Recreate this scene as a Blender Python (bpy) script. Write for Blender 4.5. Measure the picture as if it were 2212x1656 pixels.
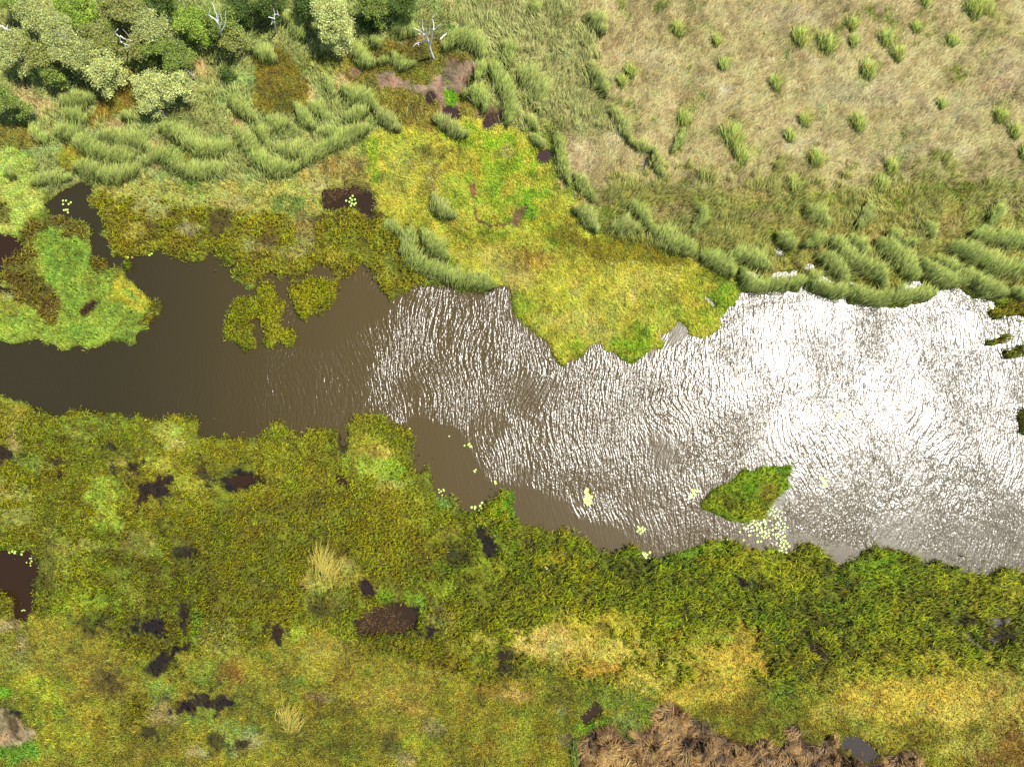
import bpy, math, random
import numpy as np
from mathutils import Vector

for o in list(bpy.data.objects):
    bpy.data.objects.remove(o)
random.seed(7)
rng = np.random.default_rng(7)
SC = bpy.context.scene
COL = SC.collection

# ------------------------------------------------------------------ camera, sky, sun, exposure
CAM_H = 66.0
GW = 100.0                       # metres of ground across the frame
cam = bpy.data.cameras.new('camera')
cam.sensor_width = 36.0
cam.lens = 36.0 * CAM_H / GW
cam.clip_end = 3000.0
camo = bpy.data.objects.new('camera', cam)
camo.location = (0, 0, CAM_H)
COL.objects.link(camo)
SC.camera = camo

SUN_Z = math.radians(27.0)       # angle from the zenith
SUN_A = math.radians(4.0)        # direction on the ground, from +X towards +Y
sdir = Vector((math.sin(SUN_Z) * math.cos(SUN_A), math.sin(SUN_Z) * math.sin(SUN_A), math.cos(SUN_Z)))
w = bpy.data.worlds.new('World')
SC.world = w
w.use_nodes = True
nt = w.node_tree
sky = nt.nodes.new('ShaderNodeTexSky')
sky.sky_type = 'NISHITA'
sky.sun_disc = False
sky.sun_elevation = math.pi / 2 - SUN_Z
sky.sun_rotation = math.pi / 2 - SUN_A
nt.links.new(sky.outputs[0], nt.nodes['Background'].inputs[0])
nt.nodes['Background'].inputs[1].default_value = 0.09
sun = bpy.data.lights.new('sun', 'SUN')
sun.energy = 4.6
sun.angle = math.radians(0.53)
sun.color = (1.0, 0.965, 0.91)
suno = bpy.data.objects.new('sun', sun)
suno.rotation_euler = sdir.to_track_quat('Z', 'Y').to_euler()
suno.location = (60, 10, 90)
COL.objects.link(suno)
SC.view_settings.view_transform = 'Standard'
SC.view_settings.look = 'None'
SC.view_settings.exposure = 0.95
SC.view_settings.gamma = 1.0
SC.view_settings.use_curve_mapping = False
SC.cycles.max_bounces = 5
SC.cycles.diffuse_bounces = 3
SC.cycles.glossy_bounces = 2
SC.cycles.transmission_bounces = 3
SC.cycles.sample_clamp_indirect = 3.0

# ------------------------------------------------------------------ plan coordinates
# the site plan is measured on a 2212 x 1656 grid; U metres per unit
PW, PH = 2212.0, 1656.0
U = GW / PW


def at(x, y, z=0.0):
    k = (CAM_H - z) / CAM_H
    return Vector(((x - PW / 2) * U * k, (PH / 2 - y) * U * k, z))


def T(tx, ty, pts):              # points noted on a 4x4 set of enlarged survey tiles
    return [(tx * 553 + a / 4.0, ty * 414 + b / 4.0) for a, b in pts]


PAD = 60
CELL = 2.0
RW = int(PW / CELL) + 2 * PAD
RH = int(PH / CELL) + 2 * PAD
X0 = -PAD * CELL
Y0 = -PAD * CELL


def ext(poly, closed=True):
    q = []
    for x, y in poly:
        if x <= 3: x = -160
        if x >= 2208: x = 2372
        if y <= 3: y = -160
        if y >= 1652: y = 1816
        q.append((x, y))
    return q


def fill(poly):
    poly = ext(poly)
    m = np.zeros((RH, RW), bool)
    xs = np.array([p[0] for p in poly], float)
    ys = np.array([p[1] for p in poly], float)
    i0 = max(0, int((ys.min() - Y0) / CELL)); i1 = min(RH, int((ys.max() - Y0) / CELL) + 2)
    j0 = max(0, int((xs.min() - X0) / CELL)); j1 = min(RW, int((xs.max() - X0) / CELL) + 2)
    if i1 <= i0 or j1 <= j0: return m
    cx = X0 + (np.arange(j0, j1) + .5) * CELL
    cy = Y0 + (np.arange(i0, i1) + .5) * CELL
    sub = np.zeros((i1 - i0, j1 - j0), bool)
    n = len(poly)
    for a in range(n):
        xa, ya, xb, yb = xs[a], ys[a], xs[(a + 1) % n], ys[(a + 1) % n]
        if ya == yb: continue
        r = ((cy >= min(ya, yb)) & (cy < max(ya, yb)))
        rr = np.nonzero(r)[0]
        if len(rr) == 0: continue
        xi = xa + (cy[rr] - ya) * (xb - xa) / (yb - ya)
        sub[rr] ^= (cx[None, :] < xi[:, None])
    m[i0:i1, j0:j1] = sub
    return m


def box(a, r):
    if r < 1: return a
    r = int(r)
    for ax in (0, 1):
        p = np.pad(a, [(r + 1, r) if k == ax else (0, 0) for k in (0, 1)], mode='edge')
        c = np.cumsum(p, axis=ax, dtype=np.float64)
        n = a.shape[ax]
        a = (np.take(c, np.arange(2 * r + 1, 2 * r + 1 + n), axis=ax) - np.take(c, np.arange(0, n), axis=ax)) / (2 * r + 1)
    return a.astype(np.float32)


def blur(a, r):
    return box(box(a.astype(np.float32), r), max(1, r // 2)) if r >= 1 else a.astype(np.float32)


def vnoise(cell, seed, shape=None):
    """smooth value noise, one lattice step per `cell` raster cells"""
    hh, ww = shape or (RH, RW)
    g = np.random.default_rng(seed)
    gh, gw = int(hh / cell) + 3, int(ww / cell) + 3
    lat = g.random((gh, gw)).astype(np.float32)
    y = np.arange(hh) / cell; x = np.arange(ww) / cell
    yi = y.astype(int); xi = x.astype(int)
    fy = y - yi; fx = x - xi
    fy = (fy * fy * (3 - 2 * fy)).astype(np.float32); fx = (fx * fx * (3 - 2 * fx)).astype(np.float32)
    A = lat[yi] * (1 - fy)[:, None] + lat[yi + 1] * fy[:, None]
    return A[:, xi] * (1 - fx)[None, :] + A[:, xi + 1] * fx[None, :]


def fbm(cell, seed, octs=4):
    s = 0; a = 1.0; t = 0
    for k in range(octs):
        s = s + a * vnoise(max(1.01, cell / 2 ** k), seed + k * 17); t += a; a *= .6
    s = s / t
    return (s - s.mean()) / (s.std() + 1e-6)          # unit variance


NA = fbm(60, 1); NB = fbm(24, 2); NC = fbm(9, 3, 3); ND = fbm(110, 4, 3); NE = fbm(14, 5, 3)
NF = fbm(4, 6, 2)


def sstep(a, b, x):
    t = np.clip((x - a) / (b - a), 0, 1)
    return t * t * (3 - 2 * t)


def soft(mask, r=8, rough=.26, sharp=.22):
    b = blur(mask, r) if r >= 1 else mask.astype(np.float32)
    b = b + (NB * .45 + NC * .55 + NF * .3) * rough * (b > .01)
    return sstep(.5 - sharp, .5 + sharp, b)


def ell(x, y, rx, ry=None, rot=0):
    ry = ry or rx
    cx = X0 + (np.arange(RW) + .5) * CELL - x
    cy = Y0 + (np.arange(RH) + .5) * CELL - y
    c, s = math.cos(rot), math.sin(rot)
    u = (cx[None, :] * c + cy[:, None] * s) / rx
    v = (-cx[None, :] * s + cy[:, None] * c) / ry
    d = np.sqrt(u * u + v * v) + (NB * .2 + NC * .2 + NF * .1)
    return (1 - sstep(.55, 1.15, d)).astype(np.float32)


def lin(c):
    c = np.asarray(c, np.float32) / 255.0
    return np.where(c <= .04045, c / 12.92, ((c + .055) / 1.055) ** 2.4)


# ------------------------------------------------------------------ water outline
west_shore = T(0, 1, [(0, 1300), (150, 1298), (240, 1285), (380, 1290), (400, 1320), (520, 1360), (600, 1350), (740, 1325), (760, 1360), (860, 1335), (950, 1290), (1050, 1290), (1150, 1330), (1195, 1290), (1200, 1210), (1270, 1170), (1350, 1080), (1400, 1000), (1390, 940), (1330, 985), (1230, 880), (1120, 760), (1060, 690), (1000, 660), (930, 690), (900, 600), (810, 540), (770, 540), (810, 480), (770, 440), (770, 380), (740, 270), (640, 230), (500, 220), (420, 190), (370, 120), (450, 70), (520, 20), (620, -30), (690, -55), (790, -45), (820, 0)])
north1 = T(0, 1, [(770, 80), (760, 130), (840, 160), (870, 210), (900, 260), (890, 340), (940, 400), (970, 480), (950, 560), (1050, 590), (1140, 560), (1280, 550), (1360, 500), (1430, 470), (1420, 520), (1520, 620), (1600, 590), (1700, 610), (1780, 590), (1800, 520), (1850, 500), (1900, 580), (1960, 640), (2030, 660), (2020, 750), (2080, 800), (2160, 830), (2212, 800)])
north2 = T(1, 1, [(40, 760), (90, 700), (180, 690), (200, 730), (330, 740), (430, 690), (520, 650), (640, 640), (660, 680), (700, 780), (760, 750), (830, 730), (900, 680), (930, 600), (990, 680), (1060, 730), (1050, 790), (1090, 870), (1160, 940), (1230, 890), (1340, 850), (1360, 800), (1470, 790), (1560, 800), (1650, 830), (1780, 860), (2000, 865), (2090, 840), (2110, 815), (2180, 830), (2212, 950)])
north3 = T(2, 1, [(20, 1080), (130, 1160), (290, 1270), (340, 1380), (420, 1500), (540, 1460), (640, 1400), (660, 1340), (780, 1290), (800, 1370), (900, 1400), (960, 1450), (1060, 1490), (1150, 1400), (1290, 1340), (1300, 1280), (1430, 1140), (1460, 1070), (1500, 1190), (1560, 1250), (1640, 1280), (1750, 1250), (1800, 1100), (1860, 1010), (1940, 980), (1950, 860), (2040, 880), (2212, 850)])
north4 = T(3, 1, [(100, 860), (240, 840), (310, 810), (340, 870), (500, 930), (640, 900), (720, 970), (900, 985), (1160, 990), (1290, 960), (1400, 910), (1440, 870), (1520, 860), (1650, 810), (1720, 890), (1850, 920), (1980, 930), (1980, 990), (1900, 1050), (1930, 1120), (2050, 1080), (2212, 1060)])
south = T(0, 2, [(0, 130), (100, 120), (240, 150), (270, 200), (330, 250), (420, 260), (460, 300), (520, 290), (650, 260), (800, 270), (930, 250), (1040, 260), (1090, 290), (1200, 250), (1250, 310), (1340, 330), (1460, 290), (1600, 280), (1740, 350), (1710, 430), (1760, 470), (1830, 460), (1890, 490), (1930, 430), (1960, 490), (2060, 500), (2130, 480), (2212, 490)]) \
    + T(1, 2, [(60, 440), (140, 330), (220, 330), (300, 390), (380, 460), (450, 400), (580, 420), (680, 390), (740, 470), (720, 520), (780, 580), (800, 540), (770, 400), (850, 290), (1050, 250), (1130, 290), (1200, 370), (1310, 400), (1350, 460), (1350, 600), (1320, 700), (1300, 740), (1380, 760), (1430, 770), (1480, 690), (1530, 750), (1510, 840), (1550, 920), (1640, 990), (1720, 1000), (1740, 1080), (1830, 1110), (1940, 1090), (2030, 1030), (2120, 930), (2212, 900)]) \
    + T(2, 2, [(20, 1180), (90, 1190), (190, 1230), (270, 1220), (290, 1280), (400, 1270), (480, 1260), (560, 1300), (630, 1360), (720, 1370), (740, 1440), (860, 1450), (960, 1420), (1060, 1450), (1140, 1520), (1230, 1510), (1400, 1470), (1560, 1400), (1730, 1370), (1820, 1330), (1900, 1370), (1990, 1420), (2140, 1440), (2212, 1390)]) \
    + T(3, 2, [(90, 1450), (220, 1460), (340, 1370), (430, 1430), (530, 1540), (610, 1580), (680, 1510), (780, 1520), (800, 1450), (870, 1440), (920, 1360), (980, 1420), (1080, 1430), (1190, 1470), (1260, 1530), (1350, 1570), (1500, 1540), (1550, 1600), (1620, 1600), (1720, 1650), (1900, 1640), (2040, 1600), (2120, 1620), (2212, 1640)])
lake_poly = west_shore + north1 + north2 + north3 + north4 + south[::-1]

islet_hook = [(482, 721), (485, 689), (500, 659), (525, 641), (553, 629), (575, 611), (586, 621), (590, 636), (610, 654), (615, 669), (603, 696), (618, 716), (638, 711), (640, 744), (620, 749), (610, 741), (585, 755), (568, 721), (560, 690), (545, 700), (541, 722), (556, 745), (550, 756), (533, 757), (490, 737)]
islet_oval = T(1, 1, [(260, 880), (390, 780), (540, 750), (690, 760), (710, 900), (690, 980), (560, 1070), (500, 1040), (430, 1110), (370, 1060), (340, 990), (280, 930)])
islet_lily = T(2, 2, [(1610, 1060), (1640, 1000), (1700, 940), (1860, 860), (2010, 750), (2100, 730), (2240, 710), (2420, 690), (2385, 850), (2320, 960), (2220, 1080), (2160, 1170), (1900, 1190), (1850, 1160), (1740, 1100), (1650, 1100)])
islet_e1 = T(3, 1, [(1850, 1280), (1950, 1290), (2000, 1240), (2050, 1260), (2040, 1310), (1930, 1330), (1860, 1330)])
islet_e2 = T(3, 1, [(2020, 1380), (2100, 1350), (2200, 1380), (2150, 1430), (2040, 1450)])
islet_e3 = T(3, 2, [(2150, 230), (2212, 180), (2212, 560), (2160, 450)])
islet_t = T(0, 1, [(1045, 660), (1090, 620), (1140, 620), (1150, 650), (1090, 690)])
pools_glint = [T(2, 1, [(1960, 690), (2050, 690), (2130, 740), (2125, 790), (2230, 760), (2280, 700), (2390, 680), (2480, 695), (2495, 745), (2400, 765), (2250, 790), (2100, 810)]),
               T(3, 1, [(300, 640), (385, 630), (385, 680), (310, 690)]),
               T(3, 1, [(410, 750), (500, 745), (560, 820), (460, 815)]),
               T(3, 1, [(650, 710), (720, 770), (920, 910), (780, 890), (690, 810)]),
               T(3, 1, [(1100, 840), (1200, 770), (1310, 790), (1360, 850), (1260, 870), (1120, 880)]),
               T(3, 1, [(940, 640), (990, 660), (1010, 740), (960, 720)]),
               T(3, 1, [(50, 490), (140, 530), (120, 560), (60, 520)]),
               T(2, 1, [(1640, 885), (1680, 880), (1760, 960), (1785, 1030), (1740, 1010), (1690, 940)])]
ponds = {
    'west': T(0, 1, [(0, 420), (80, 380), (130, 370), (210, 500), (140, 550), (70, 640), (20, 700), (30, 830), (140, 850), (60, 880), (0, 800)]),
    'north': T(1, 1, [(550, 0), (600, 190), (680, 200), (760, 160), (870, 140), (900, 200), (980, 220), (1040, 180), (1030, 50), (960, -20), (840, -60), (700, -30)]),
    'southwest': T(0, 2, [(0, 1420), (150, 1440), (310, 1430), (330, 1560), (300, 1700), (300, 1930), (230, 2067), (90, 2026), (110, 1896), (60, 1816), (0, 1766)]),
    'round': T(1, 3, [(860, 440), (900, 370), (1000, 280), (1150, 250), (1280, 230), (1370, 320), (1380, 440), (1250, 520), (1000, 520), (880, 500)]),
    'm1': T(1, 0, [(1470, 810), (1530, 780), (1545, 900), (1500, 930), (1470, 880)]),
    'm2': T(1, 0, [(1600, 950), (1680, 920), (1770, 970), (1750, 1050), (1640, 1060)]),
    'm3': T(1, 0, [(1950, 1080), (1990, 1130), (2050, 1130), (2140, 1030), (2140, 960), (2040, 990)]),
    'm4': T(1, 0, [(1810, 690), (1860, 640), (1880, 740), (1820, 800), (1780, 840)]),
    'e1': T(3, 3, [(1640, 500), (1700, 470), (1790, 560), (1890, 640), (1780, 650), (1770, 600), (1650, 550)]),
    'e2': T(3, 3, [(1860, 330), (1960, 370), (2090, 350), (2110, 430), (2000, 420), (1950, 460), (1880, 430)]),
    'e3': T(3, 3, [(1880, 530), (2000, 550), (2140, 520), (2080, 590), (1900, 580)]),
    'se': T(3, 3, [(620, 1400), (680, 1370), (800, 1390), (880, 1490), (990, 1530), (1100, 1480), (1000, 1560), (920, 1610), (780, 1600), (640, 1480)]),
    'tri': T(2, 3, [(570, 1240), (660, 1170), (730, 1060), (790, 1190), (740, 1220), (640, 1290)]),
    's1': T(1, 2, [(660, 790), (720, 770), (790, 850), (830, 880), (720, 870)]),
    's2': T(0, 2, [(2000, 840), (2100, 790), (2212, 800), (2350, 850), (2330, 900), (2240, 860), (2070, 880)]),
    'gap': T(1, 1, [(1380, 500), (1450, 520), (1510, 610), (1430, 600)]),
    'sedge': T(2, 0, [(1095, 1400), (1150, 1360), (1210, 1400), (1180, 1460), (1120, 1465)]),
    'r1': T(2, 3, [(420, -20), (460, 30), (540, 120), (520, 170), (480, 90), (400, 10)]),
    'r2': T(2, 2, [(260, 1540), (350, 1545), (360, 1600), (290, 1640)]),
    'gap2': T(2, 0, [(200, 1330), (330, 1300), (350, 1400), (240, 1420)]),
}

# warp lookup so traced outlines get a ragged natural edge
wy = (NC * 1.5 + NF * .8); wx = (np.roll(NC, 37, 1) * 1.5 + np.roll(NF, 53, 0) * .8)
II, JJ = np.meshgrid(np.arange(RH), np.arange(RW), indexing='ij')
WI = np.clip((II + wy).round().astype(int), 0, RH - 1)
WJ = np.clip((JJ + wx).round().astype(int), 0, RW - 1)


def warp(m, k=1.0):
    return m[WI, WJ]


lake = fill(lake_poly)
islets = {}
for nm, p in (('hook', islet_hook), ('oval', islet_oval), ('lily', islet_lily), ('e1', islet_e1), ('e2', islet_e2), ('e3', islet_e3), ('t', islet_t)):
    islets[nm] = warp(fill(p))
for p in pools_glint:
    lake |= fill(p)
lake = warp(lake)
isl_all = np.zeros_like(lake)
for m in islets.values():
    isl_all |= m
lake &= ~isl_all
pond = np.zeros_like(lake)
for p in ponds.values():
    pond |= fill(p)
pond = warp(pond)
water = lake | pond
land = ~water
landf = land.astype(np.float32)
land_s = blur(landf, 3)

# ------------------------------------------------------------------ vegetation colour and density plan
TAN = (184, 168, 118); STRAW = (214, 196, 120); TANG = (160, 156, 104)
SEDGE = (150, 168, 90); LITTER = (204, 172, 122); FERN = (120, 108, 34)
OLIVE = (142, 148, 30); OLIVED = (108, 118, 14); REEDG = (140, 150, 44)
TURFY = (180, 178, 72); TURFL = (150, 178, 60); TURFG = (112, 158, 30); TURFM = (132, 142, 52)
MUD = (132, 110, 92); DMUD = (66, 48, 34); GREYT = (168, 158, 118)

veg = np.zeros((RH, RW, 3), np.float32)
veg[:] = lin(TURFM)
d_turf = np.full((RH, RW), 1.0, np.float32)      # relative densities 0..1
d_reed = np.zeros((RH, RW), np.float32)
d_meadow = np.zeros((RH, RW), np.float32)
d_sedge = np.zeros((RH, RW), np.float32)
d_fern = np.zeros((RH, RW), np.float32)
bare = np.zeros((RH, RW), np.float32)


def paint(m, rgb=None, a=1.0, turf=None, reed=None, meadow=None, sedge=None, fern=None, mud=None):
    m = m * a
    if rgb is not None:
        veg[:] = veg * (1 - m[..., None]) + lin(rgb) * m[..., None]
    for arr, v in ((d_turf, turf), (d_reed, reed), (d_meadow, meadow), (d_sedge, sedge), (d_fern, fern), (bare, mud)):
        if v is not None:
            arr[:] = arr * (1 - m) + v * m


def P(poly, rgb, r=8, rough=.26, a=1.0, **k):
    paint(soft(fill(poly), r, rough), rgb, a, **k)


def E(x, y, rx, ry, rgb, a=.85, rot=0, **k):
    paint(ell(x, y, rx, ry, rot), rgb, a, **k)


TUSS = [
    ((1991, 10), 11, 'tiny green tussock at the top edge, left of the larger one'),
    ((2092, 22), 26, 'largest green tussock at the top edge of the dry meadow'),
    ((1722, 88), 20, 'bushy green tussock, left one of the pair near the top of the meadow'),
    ((1778, 98), 22, 'tall dark green tussock, right one of the pair near the top'),
    ((1833, 60), 14, 'faint green tussock right of the pair near the top'),
    ((1836, 98), 12, 'small green tussock below the faint one'),
    ((1905, 90), 18, 'light green tussock in the middle of the upper meadow'),
    ((1930, 122), 18, 'ragged green tussock slanting down from the light green one'),
    ((1866, 158), 20, 'dark green tussock with the blackest base in the meadow'),
    ((1669, 186), 14, 'narrow green tussock at the middle left of the meadow'),
    ((1730, 264), 13, 'slim bright green tussock standing alone in mid meadow'),
    ((1845, 270), 18, 'upright yellow green tussock right of the slim one'),
    ((2118, 18), 18, 'soft green tussock near the top right corner'),
    ((1972, 66), 12, 'little green tussock high in the right half'),
    ((2046, 96), 12, 'little dull green tussock left of the right edge'),
    ((2152, 255), 16, 'upper green tussock of the right edge pair'),
    ((2180, 290), 16, 'lower green tussock of the right edge pair'),
    ((1755, 345), 18, 'olive tussock with a brown patch on its right side'),
    ((1918, 365), 16, 'green tussock on the straw coloured rim of the meadow'),
    ((2205, 335), 16, 'dark tussock cut by the right edge'),
    ((2026, 232), 9, 'very small tussock in the pale middle of the right half'),
    ((1700, 300), 12, 'small dull tussock above the olive one'),
    ((1541, 95), 12, 'bright thin tussock in the upper left part of the meadow'),
    ((1556, 146), 12, 'small green tussock below the bright thin one'),
    ((1461, 72), 14, 'olive tussock in the upper left part of the meadow'),
    ((1472, 262), 16, 'brown and olive tussock above the thin upright streak'),
    ((1339, 182), 12, 'small dark tussock at the left side of the meadow'),
    ((1358, 160), 14, 'pale green tussock beside the small dark one'),
    ((1575, 300), 26, 'wide loose green tussock left of mid meadow'),
    ((1594, 340), 20, 'loose green tussock under the wide one'),
    ((1896, 402), 18, 'pointed green tussock on the lower rim of the meadow'),
    ((1707, 402), 18, 'bright green tussock on the lower left rim of the meadow'),
]
TUSS_XY = [(p, r_) for p, r_, _ in TUSS]
# -- north-west sedge country
P([(0, 0), (1130, 0), (1160, 130), (1200, 300), (1160, 330), (1000, 300), (850, 290), (800, 300), (780, 330), (660, 400), (560, 405), (300, 410), (60, 420), (0, 330)], (152, 160, 96), 10, turf=.6, sedge=.42)
for x, y, rx, ry in ((335, 345, 14, 40), (95, 235, 30, 18), (50, 205, 26, 20), (250, 275, 26, 14), (140, 205, 20, 12), (430, 145, 20, 26), (760, 190, 12, 36), (740, 170, 14, 20), (660, 250, 18, 10), (620, 315, 30, 10), (880, 120, 20, 16), (905, 90, 26, 18), (670, 195, 12, 30), (975, 15, 14, 14), (520, 255, 14, 22), (290, 316, 20, 10), (590, 325, 20, 10), (520, 290, 14, 18), (410, 205, 14, 20)):
    E(x, y, rx, ry, LITTER, .8, sedge=.15)
P([(545, 120), (600, 100), (640, 130), (670, 180), (665, 240), (620, 250), (560, 255), (550, 200)], FERN, 5, sedge=.0, turf=.4, fern=1)
P(T(0, 0, [(1080, 600), (1200, 600), (1180, 760), (1230, 960), (1050, 1000), (900, 1050), (800, 1130), (760, 1060), (880, 900), (1020, 800)]), FERN, 4, sedge=0, fern=1)
P([(0, 268), (80, 270), (90, 300), (80, 330), (0, 330)], (138, 124, 52), 5, sedge=0, fern=1)
P(T(0, 0, [(560, 1230), (720, 1300), (860, 1420), (700, 1420), (640, 1500), (500, 1420)]), (150, 142, 44), 4, sedge=0, fern=.9)
P(T(0, 0, [(1380, 1300), (1500, 1290), (1700, 1390), (1640, 1440), (1500, 1400)]), (132, 128, 36), 3, sedge=0, fern=1)
P([(750, 100), (880, 90), (960, 85), (1010, 120), (1035, 170), (1060, 250), (1000, 300), (900, 300), (850, 290), (800, 240), (760, 190), (740, 150)], (128, 118, 48), 6, sedge=.05, turf=.4, fern=.9)
E(875, 150, 60, 30, (124, 118, 34), .8, fern=1, sedge=0)
E(700, 140, 50, 30, (128, 124, 40), .8, fern=1, sedge=0)
E(862, 212, 40, 30, (136, 128, 48), .8, fern=1, sedge=0)
P(T(1, 0, [(800, 600), (880, 580), (920, 660), (830, 700)]), MUD, 3, mud=.9, fern=.1, turf=.1, sedge=0)
P(T(1, 0, [(1040, 620), (1160, 610), (1200, 690), (1300, 690), (1400, 740), (1480, 740), (1560, 690), (1640, 600), (1650, 530), (1720, 490), (1760, 540), (1950, 550), (1900, 640), (1850, 700), (1800, 790), (1740, 820), (1640, 860), (1560, 880), (1480, 830), (1380, 820), (1300, 800), (1240, 740), (1060, 780)]), (134, 112, 98), 3, mud=1, fern=0, turf=.05, sedge=0, reed=0)
P(T(1, 0, [(1590, 860), (1740, 850), (1780, 960), (1760, 1060), (1620, 1060), (1580, 960)]), (128, 106, 92), 3, mud=1, fern=0, turf=.05, sedge=0)
P(T(1, 0, [(1880, 950), (2100, 900), (2160, 960), (2120, 1080), (1960, 1090)]), (116, 96, 76), 3, mud=.9, fern=.1, turf=.1, sedge=0)
P(T(1, 0, [(1630, 790), (1730, 780), (1750, 900), (1700, 940), (1640, 900)]), TURFG, 2, mud=0, turf=1, fern=0)
P(T(1, 0, [(1620, 700), (1690, 690), (1660, 770)]), (150, 170, 70), 2, mud=0, turf=.9)
# -- dry meadow north-east
P([(985, 0), (2212, 0), (2212, 450), (2000, 400), (1850, 430), (1700, 420), (1560, 430), (1460, 420), (1340, 430), (1290, 470), (1250, 410), (1215, 370), (1200, 300), (1170, 180), (1110, 90), (1040, 50)], TAN, 16, .4, turf=.15, sedge=.0, meadow=1)
P([(960, 0), (1180, 0), (1260, 60), (1290, 160), (1330, 240), (1290, 330), (1200, 300), (1150, 200), (1100, 120), (1000, 70)], (164, 160, 106), 22, sedge=.55, meadow=.6, turf=.3)
P([(1290, 440), (1400, 410), (1560, 440), (1700, 410), (1850, 425), (2000, 395), (2212, 430), (2212, 640), (2100, 640), (1900, 650), (1740, 640), (1600, 600), (1500, 560), (1300, 500)], (156, 148, 76), 26, .5, sedge=.6, meadow=.4, turf=.3)
for x, y, rx, ry, c in ((1300, 60, 40, 20, TANG), (1570, 90, 60, 30, TAN), (1860, 200, 110, 40, (198, 186, 142)), (2050, 240, 90, 30, (190, 178, 134)), (1960, 300, 80, 26, TANG), (1700, 40, 90, 30, (188, 168, 132)), (2120, 60, 60, 50, (160, 152, 90)), (1740, 320, 70, 30, (214, 192, 150)), (1560, 210, 26, 22, (214, 190, 156)), (1700, 270, 30, 18, (218, 196, 150)), (2040, 330, 70, 18, (220, 198, 156)), (1900, 350, 60, 18, (210, 186, 146)), (1300, 380, 60, 30, (182, 160, 116)), (1250, 340, 40, 40, (190, 168, 130)), (1330, 300, 30, 30, (188, 170, 132)), (1500, 290, 50, 22, TANG), (1650, 420, 80, 18, (170, 154, 96)), (1460, 460, 50, 20, (186, 162, 112)), (1900, 520, 40, 16, (190, 160, 96)), (2040, 490, 30, 20, (190, 162, 104)), (1750, 480, 40, 20, (178, 150, 90)), (2180, 440, 50, 24, (182, 160, 118)), (1640, 470, 30, 14, (188, 160, 112)), (1400, 130, 70, 30, (184, 170, 128)), (1480, 180, 50, 22, (166, 158, 112)), (1340, 185, 40, 18, (168, 156, 112)), (2170, 160, 40, 60, (198, 176, 136)), (1760, 130, 60, 24, (192, 176, 132))):
    E(x, y, rx, ry, c, .7)
# -- grassy flat between the western sedge and the reeds
P([(190, 400), (330, 395), (560, 410), (650, 385), (790, 300), (800, 380), (830, 470), (700, 410), (690, 480), (560, 470), (380, 460), (200, 440)], (170, 166, 86), 10, turf=1, sedge=0, reed=.1)
E(740, 360, 46, 26, (150, 128, 76), .7); E(690, 400, 30, 20, (190, 172, 116), .7); E(770, 400, 26, 22, (110, 88, 44), .6, fern=.5)
E(630, 440, 34, 26, (116, 142, 66), .8); E(600, 450, 18, 30, (110, 136, 60), .7)
# -- western bank
P([(0, 310), (70, 330), (100, 400), (95, 440), (40, 520), (0, 500)], (166, 182, 84), 6, turf=1, sedge=0)
E(10, 465, 14, 26, (112, 110, 48), .8, reed=.6)
P([(60, 480), (100, 460), (190, 475), (200, 560), (250, 590), (345, 660), (320, 700), (290, 745), (140, 745), (0, 735), (0, 640), (60, 690), (140, 690), (90, 560)], (134, 158, 58), 5, turf=1, reed=.06)
P(T(0, 1, [(130, 380), (250, 300), (420, 200), (740, 260), (760, 440), (700, 400), (560, 330), (400, 330), (300, 420), (350, 560), (250, 620), (430, 820), (540, 950), (520, 1130), (420, 1140), (330, 1000), (180, 950), (60, 850), (20, 700), (80, 600), (200, 480)]), (128, 120, 52), 4, turf=.4, reed=.75)
E(112, 655, 24, 34, (84, 68, 40), .85, reed=.45, turf=.1)
E(30, 640, 40, 10, (170, 156, 110), .5)
P(T(0, 1, [(980, 740), (1080, 700), (1180, 820), (1320, 980), (1290, 1040), (1170, 1030), (1060, 960), (950, 960), (950, 860)]), (162, 160, 48), 3, turf=1, reed=0)
E(290, 640, 12, 24, (110, 160, 70), .7, rot=-.6)
P(T(0, 1, [(740, 960), (830, 920), (900, 1000), (800, 1040), (700, 1070)]), DMUD, 3, mud=.5, turf=.1, reed=.5)
P(T(0, 1, [(770, 540), (900, 600), (930, 690), (880, 740), (790, 700)]), (112, 108, 40), 3, reed=.8)
P(T(0, 1, [(1330, 985), (1400, 940), (1400, 1010), (1280, 1170), (1190, 1180), (1250, 1090)]), (142, 140, 50), 2, reed=.9, turf=.3)
# -- north shore reed belt
P([(190, 405), (250, 430), (400, 450), (560, 460), (700, 475), (830, 460), (850, 500), (900, 560), (930, 610), (870, 650), (820, 640), (700, 640), (560, 620), (500, 590), (400, 570), (260, 560), (215, 470)], (150, 148, 44), 7, turf=.35, reed=.9)
for x, y, rx, ry, c in ((330, 450, 40, 26, (176, 166, 108)), (410, 500, 24, 14, GREYT), (560, 530, 30, 16, (158, 150, 94)), (640, 545, 26, 16, (162, 150, 92)), (500, 440, 40, 20, (172, 160, 102)), (660, 500, 26, 40, (160, 146, 92)), (790, 505, 30, 12, (148, 148, 62)), (300, 500, 24, 20, (164, 152, 70)), (840, 570, 14, 30, (140, 148, 60)), (470, 420, 40, 16, (168, 176, 92)), (720, 560, 18, 24, (150, 150, 50))):
    E(x, y, rx, ry, c, .75, reed=.15, turf=1)
for x, y, rx, ry in ((480, 470, 26, 18), (470, 500, 16, 20), (732, 470, 22, 18), (745, 490, 12, 16), (580, 520, 20, 12), (330, 490, 14, 8), (700, 470, 20, 10), (812, 470, 22, 16), (375, 465, 12, 8)):
    E(x, y, rx, ry, (72, 56, 26), .85, reed=.4, turf=.05)
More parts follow.
